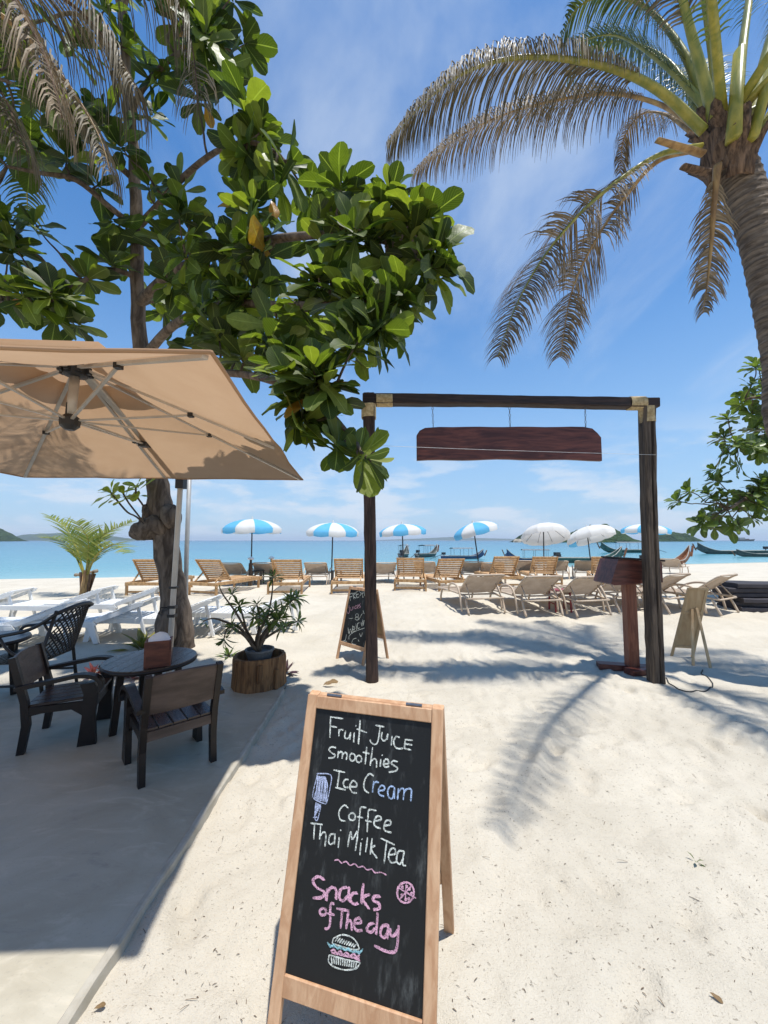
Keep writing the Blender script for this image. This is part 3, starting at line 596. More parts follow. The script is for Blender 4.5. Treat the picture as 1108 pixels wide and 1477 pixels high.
draw([[(347, 917), (318, 893), (285, 920), (272, 965), (285, 1010), (324, 1021)], ell(378, 985, 26, 29), [(492, 913), (450, 911), (440, 950), (428, 1097)], [(415, 985), (467, 993)], [(572, 936), (515, 931), (505, 980), (498, 1110)], [(483, 1014), (537, 1026)], [(550, 1020), (605, 1010), (605, 985), (575, 983), (553, 1020), (562, 1060), (607, 1079)], [(635, 1057), (685, 1045), (680, 1015), (650, 1018), (632, 1060), (642, 1096), (692, 1112)]], 'ch_white', c1, W1, seed=7)
draw([[(44, 1038), (142, 1048)], [(77, 1044), (70, 1167)], [(127, 1050), (117, 1168)], [(120, 1140), (150, 1108), (168, 1132), (160, 1224)], [(237, 1125), (205, 1128), (190, 1180), (205, 1206), (236, 1188)], [(242, 1118), (236, 1208)], [(275, 1148), (266, 1234)], [(282, 1088), (290, 1097)], [(342, 1226), (366, 1104), (380, 1166), (422, 1104), (404, 1258)], [(448, 1192), (440, 1294)], [(456, 1160), (460, 1168)], [(502, 1148), (486, 1268)], [(537, 1158), (522, 1288)], [(562, 1214), (530, 1246), (577, 1318)]], 'ch_white', c1, W1, seed=8)
draw([[(503, 680), (563, 709)], [(529, 694), (518, 788)], [(540, 752), (566, 746), (562, 724), (545, 730), (537, 762), (550, 786), (570, 780)], [(602, 736), (580, 737), (571, 775), (585, 791), (600, 768)], [(604, 733), (598, 790), (612, 799)]], 'ch_white', c8, W1, seed=9)
draw([[(305, 775), (322, 773), (335, 786), (355, 780), (372, 796), (392, 790), (408, 804), (428, 801), (445, 815), (465, 813), (480, 828), (505, 826), (528, 838)]], 'ch_pink', c8, 0.004, 'chalk_line', 10)
sn = [[(270, 192), (235, 174), (204, 195), (225, 235), (268, 262), (255, 292), (203, 297)], [(287, 240), (279, 312)], [(283, 268), (310, 236), (336, 250), (335, 304)], [(400, 234), (365, 245), (354, 290), (375, 312), (402, 284)], [(410, 232), (408, 304), (422, 318)], [(457, 268), (430, 272), (418, 305), (435, 330), (462, 326)], [(492, 212), (479, 328)], [(527, 274), (488, 300), (524, 358)], [(587, 288), (555, 288), (548, 310), (582, 330), (580, 357), (548, 364)]]
draw(sn, 'ch_pink', c2, 0.0085, seed=11); draw([[(x + 5, y + 4) for x, y in s] for s in sn], 'ch_pink', c2, 0.004, seed=12)
od = [ell(262, 376, 19, 19), [(327, 330), (305, 336), (302, 440), (290, 470), (270, 472)], [(288, 385), (328, 393)], [(338, 357), (412, 369)], [(372, 362), (362, 472)], [(407, 372), (394, 474)], [(398, 442), (420, 424), (427, 484)], [(440, 442), (479, 436), (470, 412), (448, 420), (439, 455), (455, 481), (487, 481)],
      [(552, 438), (525, 448), (511, 475), (535, 491), (560, 468)], [(573, 378), (564, 504)], [(632, 450), (598, 460), (589, 505), (610, 522), (632, 490)], [(634, 446), (627, 528)], [(646, 468), (645, 505), (665, 511), (691, 478)], [(694, 452), (682, 580), (655, 606), (610, 596), (553, 568)]]
draw(od, 'ch_pink', c2, 0.0078, seed=13); draw([[(x + 4, y + 5) for x, y in s] for s in od[8:]], 'ch_pink', c2, 0.004, seed=14)
draw([ell(733, 265, 50, 60, 14), ell(734, 266, 46, 57, 12, 1.0), [(737, 203), (730, 326)], [(684, 234), (792, 298)], [(772, 220), (698, 306)]] + [ell(x, y, 5, 5, 6) for x, y in ((715, 235), (755, 245), (712, 280), (752, 300), (740, 230), (768, 270), (735, 305))], 'ch_pink', c2, 0.0042, 'chalk_pizza', 15)
bw = [[(315, 556), (325, 525), (375, 506), (425, 520), (455, 550), (470, 588)], [(298, 620), (295, 660), (330, 690), (390, 706), (450, 697), (476, 665)], [(298, 622), (360, 640), (420, 655), (472, 664)], [(318, 558), (380, 578), (440, 592), (468, 590)]]
for i in range(9): bw.append([(330 + 13 * i, 545 + 4 * i), (348 + 13 * i, 520 + 5 * i)])
for i in range(12): bw.append([(310 + 13 * i, 632 + 3 * i), (314 + 12 * i, 672 + 2.2 * i)])
draw(bw, 'ch_white', c2, 0.0042, 'chalk_burger', 16)
draw([[(288, 548), (305, 575), (325, 562), (345, 585), (365, 572), (388, 594), (405, 582), (430, 604), (450, 595), (468, 612), (490, 585)], [(292, 560), (330, 577), (390, 590), (440, 605), (485, 600)]], 'ch_teal', c2, 0.0045, 'chalk_burger_lettuce', 17)
draw([[(306, 600), (325, 592), (340, 612), (360, 602), (378, 620), (398, 610), (415, 628), (438, 616), (452, 632), (472, 620)], [(310, 608), (360, 620), (420, 634), (470, 640)], [(440, 640), (475, 655)]], 'ch_pink', c2, 0.0055, 'chalk_burger_filling', 18)
# second A-board beyond the left post
fa = hit(484, 950); fb = hit(523, 964); rr_ = hit(560, 950)
cen = (fa + fb) / 2; ang = math.atan2(fb.y - fa.y, fb.x - fa.x); wid = (fb - fa).length
_, pan2, o2, U2, Vv2, NF2 = aboard('sandwich_board', 'smaller A-frame chalkboard with white lettering standing behind the left gate post', (cen.x, cen.y, sandz(cen.x, cen.y)), ang, 0.24, wid - 0.07, 0.24, 0.94, 0.035, 0.04, 0.47, panel_rear='pine_pale')
draw2 = chalker(o2, U2, Vv2, NF2, pan2); cb = lambda c: (440 + c[0] / 6.925, 830 + c[1] / 6.925)
draw2([[(455, 135), (470, 108), (480, 135)], [(485, 130), (500, 112), (515, 130)], [(520, 125), (545, 110), (565, 120)]], 'ch_white', cb, 0.0055, seed=1)
draw2([[(440, 190), (455, 252)], [(430, 196), (474, 176)], [(447, 218), (472, 208)], [(478, 180), (490, 238)], [(478, 180), (502, 178), (484, 206), (508, 228)], [(508, 168), (518, 224)], [(508, 168), (535, 156)], [(512, 194), (536, 184)], [(518, 224), (542, 214)], [(560, 145), (540, 155), (562, 180), (548, 205)], [(566, 135), (580, 225)], [(588, 130), (596, 205)], [(570, 180), (594, 170)]], 'ch_white', cb, 0.0085, seed=2)
draw2([[(440, 300), (445, 360), (430, 380), (415, 352)], [(455, 320), (458, 345), (475, 340), (474, 312)], [(485, 310), (490, 338)], [(515, 298), (498, 315), (505, 333), (520, 325)], [(522, 315), (540, 305), (528, 295), (520, 318), (535, 328)], [(555, 282), (540, 295), (556, 310), (545, 325)]], 'ch_pink', cb, 0.006, seed=3)
draw2([ell(520, 400, 14, 18), ell(520, 430, 18, 16), [(535, 445), (575, 375)], [(580, 350), (592, 385)], [(440, 430), (480, 428)]], 'ch_white', cb, 0.0055, seed=4)
draw2([[(430, 520), (440, 580), (455, 535), (468, 570), (478, 500)], [(482, 545), (500, 530), (485, 510), (480, 555), (505, 555)], [(510, 480), (518, 545)], [(545, 470), (525, 485), (530, 530), (548, 520)], [(560, 470), (570, 510)], [(575, 440), (580, 500), (592, 445)]], 'ch_white', cb, 0.0085, seed=5)
draw2([[(440, 640), (445, 600), (500, 560), (595, 525)], [(415, 590), (405, 640), (380, 665), (370, 650)], [(515, 625), (480, 640), (470, 680), (510, 690)], [(530, 640), (540, 660)], [(545, 580), (560, 610), (575, 570)], [(385, 650), (420, 660)]], 'ch_white', cb, 0.007, seed=6)
# third board seen from behind, right of the gate
a1 = hit(968, 947); a2 = hit(998, 949); b1 = hit(1026, 966)
brd = thing('sandwich_board', 'pale plywood display board seen from behind right of the gate', 'sandwich board', a1.lerp(a2, 0.5))
t1 = at(993.5, 848, a1.y - 0.18); t2 = at(1020, 848, a2.y - 0.18); UU = (t2 - t1).normalized(); nb = UU.cross(V((0, 0, 1))).normalized()
MB().bar(a1 - V((0, 0, 0.02)), t1, 0.032, 0.022, nb, 0.003).build('stile', 'pine_pale', brd); MB().bar(a2 - V((0, 0, 0.02)), t2, 0.032, 0.022, nb, 0.003).build('stile', 'pine_pale', brd)
L_ = lambda s, t: a1.lerp(t1, t).lerp(a2.lerp(t2, t), s)
for t, hh in ((0.985, 0.034), (0.60 + 0.05, 0.03), (0.155, 0.034)): MB().bar(L_(0.05, t), L_(0.95, t), 0.02, hh, (t1 - a1), 0.003).build('rail', 'pine_pale', brd)
m = MB(); m.prism([L_(0.03, 0.16), L_(0.97, 0.16), L_(0.97, 0.98), L_(0.03, 0.98)], V((nb.x, nb.y, 0)).normalized() * (-0.006)); m.build('back_panel', 'pine_pale', brd)
MB().bar(b1 - V((0, 0, 0.02)), L_(0.62, 0.72) + V((0, -0.02, 0)), 0.03, 0.02, nb, 0.003).build('prop_leg', 'pine_pale', brd)
MB().bar(hit(1000, 962) - V((0, 0, 0.02)), L_(0.4, 0.70) + V((0, -0.02, 0)), 0.03, 0.02, nb, 0.003).build('prop_leg', 'pine_pale', brd)
# ================================================================== LECTERN
lb = hit(912, 972); lec = thing('lectern', 'red brown wooden lectern with slanted top behind the right gate post', 'lectern', lb); LY = lb.y + 0.1
cb_ = at(912.5, 972, LY); ct = at(912, 838, LY)
MB().bar((cb_.x, LY, lb.z + 0.05), (cb_.x, LY, ct.z + 0.06), 0.13, 0.11, (0, 1, 0), 0.006).build('column', 'red_wood_v', lec)
e1 = hit(866, 956); e2 = hit(892, 976)
MB().bar((cb_.x - 0.36, LY + 0.12, lb.z + 0.035), (cb_.x + 0.22, LY - 0.03, lb.z + 0.035), 0.15, 0.07, (0, 0, 1), 0.006).build('foot', 'red_wood', lec)
MB().bar((cb_.x - 0.13, LY - 0.14, lb.z + 0.034), (cb_.x + 0.19, LY - 0.06, lb.z + 0.034), 0.15, 0.066, (0, 0, 1), 0.006).build('foot', 'red_wood', lec)
zt = at(900, 806, LY).z; zb = at(880, 840, LY).z
m = MB(); xl, xr = at(868, 838, LY).x, at(940, 838, LY).x
poly = [V((xl, LY - 0.2, zb + 0.005)), V((xl + 0.10, LY - 0.2, zt - 0.0)), V((xl + 0.15, LY - 0.2, zt + 0.005)), V((xr, LY - 0.2, zt - 0.03)), V((xr, LY - 0.2, zb + 0.02)), V((xl + 0.04, LY - 0.2, zb - 0.015))]
m.prism(poly, (0, 0.4, 0)); m.build('reading_desk', 'red_wood', lec)
MB().bar((xl + 0.13, LY, zt + 0.016), (xr + 0.02, LY, zt - 0.014), 0.46, 0.022, (0, 0, 1), 0.004).build('desk_top', 'dark_beam', lec)
# cable on sand, string
def sandpath(pxs, lift=0.004): return [V((p.x, p.y, sandz(p.x, p.y) + lift)) for p in (hit(*q) for q in pxs)]
m = MB(); q = catmull(sandpath([(961, 978), (968, 988), (985, 996), (1005, 998), (1022, 994), (1028, 987), (1022, 979), (1012, 974), (1014, 968)]), 6)
m.tube([V((p.x, p.y, sandz(p.x, p.y) + 0.004)) for p in q], 0.007, 6); tag(m.build('power_cable', 'cable', base=q[0], smooth=True), 'dark cable looped on the sand beside the right gate post', 'cable')
s0_ = at(410, 637, 3.6); s1_ = at(946, 656, GY - 0.1)
m = MB(); m.tube([s0_.lerp(s1_, i / 20) + V((0, 0, -0.01 * math.sin(math.pi * i / 20))) for i in range(21)], 0.0018, 5)
tag(m.build('white_string', 'string', base=s0_), 'thin white string stretched across in front of the hanging plank', 'string')
# ================================================================== PATIO UMBRELLA
RZ = 2.26
FR = onz(437, 692, RZ); NR = onz(305, 508, RZ); FL = onz(35, 688, RZ); NL = FL + (NR - FR)
uc = (FR + NR + FL + NL) / 4; APEX = V((uc.x, uc.y, 2.86))
mastx = at(256, 800, 4.45); mast_top = at(262, 694, 4.45); mast_base = V((mast_top.x - 0.02, 4.45, TZ))
mast_base = at(243, 962, 4.22); mast_base.z = TZ; mast_top = at(261, 692, 4.28)
umb = thing('patio_umbrella', 'large square tan cantilever umbrella shading the patio table', 'umbrella', mast_base)
cor = [NR, FR, FL, NL]; mids = [(cor[i] + cor[(i + 1) % 4]) / 2 for i in range(4)]
def canopy_pt(a, b, s, t, apex):                       # s along edge a-b, t from apex (0) to edge (1), slight sag
    e = a.lerp(b, s); p = apex.lerp(e, t); p.z -= 0.035 * math.sin(math.pi * t) * (1 - abs(2 * s - 1) * 0) * 4 * s * (1 - s); return p
spokes = [NR, mids[0], FR, mids[1], FL, mids[2], NL, mids[3]]
for i in range(4):
    a, b = cor[i], cor[(i + 1) % 4]; m = MB(); n, r = 12, 12
    for j in range(r + 1):
        t = 0.13 + 0.87 * j / r
        for q in range(n + 1):
            s_ = q / n; p = APEX.lerp(a.lerp(b, s_), t); ss = (s_ * 2) % 1 if s_ < 1 else 0
            p.z -= 0.045 * math.sin(math.pi * t) * (4 * ss * (1 - ss)) + 0.006 * math.sin(q * 2.1 + j * 1.3 + i) * math.sin(math.pi * s_) * t
            if j == r: p += (uc - p).normalized() * 0.03 * 4 * ss * (1 - ss) * 0.6
            m.v.append(tuple(p))
    m.f = [(j * (n + 1) + q, j * (n + 1) + q + 1, (j + 1) * (n + 1) + q + 1, (j + 1) * (n + 1) + q) for j in range(r) for q in range(n)]
    cp = m.build('canopy_panel', 'canopy', umb, smooth=True)
    hm = MB(); hm.tube([V(p) for p in m.v[-(n + 1):]], 0.008, 6); hm.build('hem', 'canopy', cp, smooth=True)
cap = MB(); ct_ = APEX + V((0, 0, 0.12)); n = 6
for i in range(4):
    a, b = cor[i], cor[(i + 1) % 4]; bse = len(cap.v)
    for j in range(5):
        t = 0.0 + 0.27 * j / 4
        for q in range(n + 1):
            e = a.lerp(b, q / n); p = ct_.lerp(V((e.x, e.y, RZ + 0.12)), t); cap.v.append((p.x, p.y, p.z - 0.02 * math.sin(math.pi * j / 4)))
    cap.f += [(bse + j * (n + 1) + q, bse + j * (n + 1) + q + 1, bse + (j + 1) * (n + 1) + q + 1, bse + (j + 1) * (n + 1) + q) for j in range(4) for q in range(n)]
cap.build('vent_cap', 'canopy', umb, smooth=True)
hub = APEX + V((0, 0, -0.06)); low = V((APEX.x - 0.02, APEX.y, APEX.z - 0.42))
m = MB(); m.lathe(hub + V((0, 0, -0.05)), [(0.03, 0), (0.075, 0.01), (0.08, 0.06), (0.05, 0.10)], 14)
for s_ in spokes: d_ = (V((s_.x, s_.y, hub.z - 0.1)) - hub).normalized(); m.box(hub + d_ * 0.085, (0.03, 0.03, 0.05))
m.build('upper_hub', 'black_plastic', umb)
m = MB(); m.lathe(low + V((0, 0, -0.04)), [(0.03, -0.03), (0.06, 0), (0.065, 0.05), (0.03, 0.08), (0.028, 0.16)], 14); m.build('lower_hub', 'black_plastic', umb)
MB().tube([low, hub], 0.03, 12).build('centre_tube', 'alu', umb, smooth=True)
for i, s_ in enumerate(spokes):
    e = s_ + (APEX - s_).normalized() * 0.05 + V((0, 0, -0.015)); h0 = hub + (V((e.x, e.y, hub.z)) - hub).normalized() * 0.08
    rb = MB().bar(h0, e, 0.024, 0.016, (0, 0, 1)).build('rib', 'alu', umb)
    mid = h0.lerp(e, 0.47 if i % 2 == 0 else 0.55) + V((0, 0, -0.012)); l0 = low + (V((e.x, e.y, low.z)) - low).normalized() * 0.06
    st = MB().bar(l0, mid, 0.018, 0.012, (0, 0, 1)).build('strut', 'alu', rb)
    MB().box(mid, (0.035, 0.035, 0.03)).build('joint', 'black_plastic', rb)
j1 = mast_top.lerp(hub, 0.45) + V((0, 0, -0.10))
MB().bar(mast_top, hub + V((0.03, 0.05, 0.0)), 0.055, 0.035, (0, 0, 1), 0.008).build('arm', 'alu', umb)
MB().box(j1 + V((0, 0, 0.10)), (0.07, 0.08, 0.09)).build('arm_bracket', 'black_plastic', umb)
MB().bar(j1 + V((0, 0, 0.08)), low + V((0.05, 0.05, 0)), 0.02, 0.014).build('brace', 'alu', umb)
mt = mast_top + V((0, 0, 0.06))
MB().bar(mast_base, mt, 0.052, 0.045, (0, 1, 0), 0.012).build('mast', 'alu', umb)
MB().box(mast_top + V((0.01, -0.01, -0.02)), (0.085, 0.09, 0.16)).build('mast_joint', 'black_plastic', umb)
for f in (0.46, 0.37, 0.33): MB().box(mast_base.lerp(mt, f), (0.078, 0.066, 0.022 if f > 0.4 else 0.03)).build('clamp', 'black_plastic', umb)
MB().tube([mast_base.lerp(mt, 0.37) + V((-0.04, -0.03, 0)), mast_base.lerp(mt, 0.37) + V((-0.10, -0.05, 0.0)), mast_base.lerp(mt, 0.34) + V((-0.11, -0.05, 0.0))], 0.009, 6).build('crank_handle', 'black_plastic', umb)
MB().box(mast_base + V((0, 0, 0.02)), (0.22, 0.22, 0.03)).build('base_plate', 'black_plastic', umb)
# grey pipe leaning behind the mast
pa = hit(283, 925); pb_ = at(274, 672, pa.y - 0.1); m = MB(); m.tube([pa + V((-0.18, 0, -0.03)), pb_.lerp(pa, 0.5) + V((-0.10, 0, 0)), pb_], 0.034, 10)
tag(m.build('grey_pipe', 'grey_pipe', base=pa, smooth=True), 'pale grey pipe standing beside the tree trunk behind the umbrella mast', 'pipe')
# ================================================================== TREES
def leaf_mesh(var):
    rows = 7; m = MB(); m.uv = []; curl = (0.10, 0.22, -0.05, 0.32)[var]; fold = (0.16, 0.10, 0.22, 0.05)[var]; wv = (0.0, 0.03, 0.02, 0.05)[var]
    for i in range(rows + 1):
        t = i / rows; hw = 0.245 * (math.sin(math.pi * min(1, t ** 1.6 * 0.90 + 0.02)) ** 0.72) + 0.008
        if i == rows: hw = 0.075
        z = -curl * t * t
        for s_ in (-1, 0, 1):
            m.v.append((s_ * hw, t, z + abs(s_) * hw * fold * 1.6 + (wv * math.sin(t * 11 + s_) if s_ else 0))); m.uv.append((0.5 + 0.5 * s_, t))
    for i in range(rows):
        for s_ in (0, 1): a = i * 3 + s_; m.f.append((a, a + 1, a + 4, a + 3))
    return m
LEAF = [leaf_mesh(i) for i in range(4)]
def slender_leaf():
    m = MB(); m.uv = []
    for i in range(6):
        t = i / 5; hw = 0.12 * math.sin(math.pi * (0.06 + 0.92 * t)) + 0.003
        for s_ in (-1, 0, 1): m.v.append((s_ * hw, t, -0.18 * t * t + abs(s_) * hw * 0.5)); m.uv.append((0.5 + 0.5 * s_, t))
    for i in range(5):
        for s_ in (0, 1): a = i * 3 + s_; m.f.append((a, a + 1, a + 4, a + 3))
    return m
SLEN = slender_leaf()
def frame(d, up, base, sc):
    d = d.normalized(); x = d.cross(up)
    if x.length < 1e-3: x = d.orthogonal()
    x.normalize(); z = x.cross(d)
    return Matrix(((x.x * sc, d.x * sc, z.x * sc, base.x), (x.y * sc, d.y * sc, z.y * sc, base.y), (x.z * sc, d.z * sc, z.z * sc, base.z), (0, 0, 0, 1)))
def rosette(out, p, ax, n, L, rs, spread=(0.35, 1.75), wid=1.0):
    ax = ax.normalized(); u = ax.orthogonal().normalized(); v = ax.cross(u); ph = rs.uniform(0, 6.28)
    for i in range(n):
        t = (i + 0.5) / n; th = spread[0] + (spread[1] - spread[0]) * t ** 0.8 + rs.uniform(-0.15, 0.15); ph += 2.39996 + rs.uniform(-0.25, 0.25)
        rad = u * math.cos(ph) + v * math.sin(ph); d = ax * math.cos(th) + rad * math.sin(th); d.z -= 0.12 * t
        base = p - ax * (L * 0.35 * t) + rad * 0.012; sc = L * rs.uniform(0.6, 1.18) * (0.62 + 0.38 * min(1, t * 2.2)) * (1.0 if t < 0.85 else 0.9)
        up = (ax * 1.0 + rad * -0.2 + V((rs.uniform(-.25, .25), rs.uniform(-.25, .25), 0.35)))
        out.append((frame(d, up, base, sc) @ Matrix.Diagonal((rs.uniform(0.82, 1.25), 1, rs.uniform(0.5, 1.6), 1)), rs.randrange(4), sc))
def leaves_to_objects(lv, root, mat, meshes, limit=300, name='leaf', yellow=0, rs=random):
    off = OFF[root.name]; scored = []
    for M_, var, sc in lv:
        p = M_.translation; d = max(p.y * CP + (p.z - CH) * SP, 0.3); px = 554 + FPX * p.x / d; py = 738.5 - FPX * (-p.y * SP + (p.z - CH) * CP) / d
        vis = 1.0 if (-40 < px < 1148 and -40 < py < 1500) else 0.05
        scored.append((sc / d * vis, M_, var))
    scored.sort(key=lambda q: -q[0])
    data = []
    for q in range(len(meshes)):
        o = meshes[q].build('leaf_shape', mat, smooth=True); data.append(o.data); bpy.data.objects.remove(o)
    ydata = None
    if yellow:
        ydata = []
        for d in data: c = d.copy(); c.materials.clear(); c.materials.append(MT['leaf_yellow']); ydata.append(c)
    for i, (s_, M_, var) in enumerate(scored[:limit]):
        dd = ydata if (yellow and rs.random() < yellow) else data
        o = bpy.data.objects.new(name, dd[var % len(data)]); C.objects.link(o); o.parent = root
        M2 = M_.copy(); M2.translation = M_.translation - off; o.matrix_local = M2
    rest = scored[limit:]
    if rest:
        m = MB(); m.uv = []
        for s_, M_, var in rest:
            src = meshes[var % len(meshes)]; b = len(m.v); A = np.array(M_); pv = np.c_[np.array(src.v), np.ones(len(src.v))] @ A.T
            m.v += [tuple(p[:3]) for p in pv]; m.f += [tuple(b + i for i in f) for f in src.f]; m.uv += src.uv
        o = m.build('foliage', mat, root, smooth=True); o['kind'] = 'stuff'
def wobble_path(a, b, rs, n=5, amp=0.08, sag=0.0):
    L = (b - a).length; pts = []
    for i in range(n + 1):
        t = i / n; p = a.lerp(b, t); k_ = math.sin(math.pi * t) * amp * L
        pts.append(p + V((rs.uniform(-1, 1) * k_, rs.uniform(-1, 1) * k_, rs.uniform(-1, 1) * k_ - sag * L * math.sin(math.pi * t))))
    return catmull(pts, 3)
rs = random.Random(21)
tb = hit(258, 934)
tp = [tb + V((0, 0, -0.15))] + [at(px, py, d) for px, py, d in ((256, 905, 5.83), (250, 850, 5.8), (240, 790, 5.75), (232, 735, 5.7), (226, 690, 5.65), (218, 630, 5.6), (206, 540, 5.5), (199, 440, 5.4), (197, 330, 5.25), (193, 220, 5.1), (184, 120, 5.0), (176, 20, 4.9), (170, -80, 4.8), (160, -180, 4.8))]
tr_ = [0.25, 0.21, 0.175, 0.165, 0.17, 0.14, 0.135, 0.11, 0.09, 0.08, 0.07, 0.06, 0.05, 0.035, 0.02]
tree = thing('broadleaf_tree', 'large gnarled seaside tree with big glossy leaves behind the tan umbrella', 'tree', tb)
m = MB(); q = catmull(tp, 5); qr = list(np.interp(np.linspace(0, len(tr_) - 1, len(q)), range(len(tr_)), tr_))
m.tube(q, [r * (1 + 0.05 * math.sin(i * 1.9) * (1 if r > 0.12 else 0.2)) for i, r in enumerate(qr)], 18)
b0 = len(m.v)
for i, vtx in enumerate(m.v):
    a = math.sin(vtx[2] * 9 + math.atan2(vtx[1] - 5.8, vtx[0] + 3) * 5) * 0.006; m.v[i] = (vtx[0] + a, vtx[1] + a, vtx[2])
m.build('trunk', 'bark', tree, smooth=True)
def burl(px, py, d, r, sq=(1, 1, 1), seed=0):
    m = MB(); c = at(px, py, d); R_ = random.Random(seed); n, k_ = 14, 9
    for j in range(k_ + 1):
        th = math.pi * j / k_
        for i in range(n):
            ph = 6.283 * i / n; q_ = r * (1 + 0.16 * math.sin(3 * ph + seed) * math.sin(2 * th) + R_.uniform(-0.05, 0.05)); m.v.append((c.x + q_ * math.sin(th) * math.cos(ph) * sq[0], c.y + q_ * math.sin(th) * math.sin(ph) * sq[1], c.z + q_ * math.cos(th) * sq[2]))
    m.f = [(j * n + i, j * n + (i + 1) % n, (j + 1) * n + (i + 1) % n, (j + 1) * n + i) for j in range(k_) for i in range(n)]
    m.build('burl', 'bark', tree, smooth=True)
burl(205, 766, 5.62, 0.145, (1.15, 1, 0.9), 1); burl(222, 760, 5.65, 0.2, (1.1, 1, 0.9), 5); burl(214, 738, 5.6, 0.09, (0.9, 1, 1.2), 2); burl(247, 745, 5.58, 0.14, (1, 1, 1.2), 3); burl(240, 905, 5.6, 0.14, (1, 1, 1.8), 4)
limbs = []
def limb(pts, r0, r1, root=None, mat='bark'):
    P_ = [at(*p) if not isinstance(p, V) else p for p in pts]; q_ = catmull(P_, 5); n = len(q_)
    MB().tube(q_, [r0 + (r1 - r0) * i / (n - 1) for i in range(n)], 9).build('branch', mat, root or tree, smooth=True); limbs.extend(q_[2:]); return q_
limb([(199, 440, 5.4), (240, 400, 5.0), (300, 370, 4.5), (370, 350, 4.0), (440, 340, 3.6), (520, 340, 3.4), (590, 360, 3.3)], 0.07, 0.02)
limb([(204, 520, 5.5), (250, 470, 5.0), (320, 440, 4.4), (400, 440, 3.8), (470, 440, 3.3), (530, 440, 3.1)], 0.065, 0.02)
limb([(210, 560, 5.5), (270, 540, 4.8), (350, 540, 4.0), (420, 560, 3.4), (470, 590, 3.0), (515, 640, 2.9)], 0.055, 0.014)
limb([(197, 330, 5.25), (225, 300, 5.0), (260, 260, 4.7), (310, 220, 4.4), (360, 205, 4.1), (400, 220, 4.0)], 0.05, 0.018)
limb([(193, 220, 5.1), (195, 150, 4.9), (230, 100, 4.6), (270, 70, 4.4), (310, 60, 4.2)], 0.045, 0.018)
limb([(184, 120, 5.0), (150, 60, 4.8), (110, 20, 4.6), (60, 30, 4.5)], 0.04, 0.016)
limb([(198, 400, 5.35), (160, 390, 5.1), (110, 410, 4.9), (60, 440, 4.8), (0, 435, 4.7)], 0.04, 0.015)
limb([(197, 330, 5.25), (160, 300, 5.0), (110, 260, 4.7), (60, 250, 4.5), (10, 240, 4.4)], 0.045, 0.016)
limb([(195, 260, 5.15), (150, 220, 4.9), (100, 170, 4.6), (40, 130, 4.4), (-40, 100, 4.3)], 0.045, 0.016)
limb([(176, 20, 4.9), (200, -60, 4.6), (260, -120, 4.4), (330, -160, 4.3)], 0.04, 0.016)
limb([(176, 20, 4.9), (140, -80, 5.2), (60, -120, 5.4)], 0.04, 0.016)
limb([(199, 440, 5.4), (230, 430, 5.9), (300, 420, 6.4), (380, 430, 6.7)], 0.05, 0.016)
lim0 = list(limbs)
clusters = [(645, 392, 3.25, 3), (600, 332, 3.3, 3), (612, 370, 3.3, 2), (512, 288, 3.5, 3), (552, 305, 3.4, 2), (572, 424, 3.15, 3), (532, 352, 3.3, 4), (520, 432, 3.1, 4), (478, 398, 3.3, 2), (538, 470, 3.0, 2), (500, 488, 3.0, 3), (472, 346, 3.6, 2), (435, 425, 3.5, 2), (458, 545, 2.95, 4), (430, 575, 3.1, 3), (445, 606, 2.9, 2), (516, 655, 2.85, 2), (490, 640, 2.9, 1), (415, 515, 3.4, 3), 
    (378, 185, 4.1, 4), (420, 235, 4.0, 2), (345, 225, 4.2, 2), (392, 262, 4.0, 1), (300, 55, 4.2, 4), (322, 105, 4.2, 3), (262, 25, 4.4, 3), (285, 135, 4.3, 1), (232, 105, 4.6, 2), (240, -30, 4.3, 3), (340, -10, 4.2, 2),
    (270, 308, 4.6, 3), (330, 345, 4.2, 3), (288, 385, 4.5, 3), (240, 335, 4.8, 2), (212, 262, 4.9, 2), (242, 405, 4.9, 2), (290, 455, 4.5, 3), (350, 438, 4.1, 4), (392, 488, 3.8, 3), (338, 505, 4.2, 3), (380, 378, 3.9, 3), (362, 302, 4.2, 2), (300, 500, 4.6, 2), (255, 262, 4.7, 1),
    (90, 425, 4.8, 4), (48, 318, 4.5, 2), (15, 345, 4.4, 2), (60, 440, 4.7, 2), (125, 398, 5.0, 1), (42, 212, 4.4, 1), (100, 182, 4.6, 2), (150, 160, 4.8, 2), (142, 262, 4.9, 2), (168, 330, 5.1, 2), (160, 372, 5.1, 1), (60, 130, 4.4, 2), (110, 60, 4.6, 1), (182, 60, 4.9, 2), (222, 160, 4.9, 1), (-40, 180, 4.4, 3), (-60, 300, 4.5, 3), (-30, 420, 4.7, 2), (20, 60, 4.4, 2),
    (150, -60, 4.8, 3), (60, -80, 4.9, 3), (-40, 20, 4.5, 3), (260, -130, 4.4, 3), (360, -180, 4.3, 3), (300, 410, 6.3, 3), (370, 420, 6.6, 3), (240, 450, 6.0, 2), (430, 480, 4.2, 2)]
lv = []
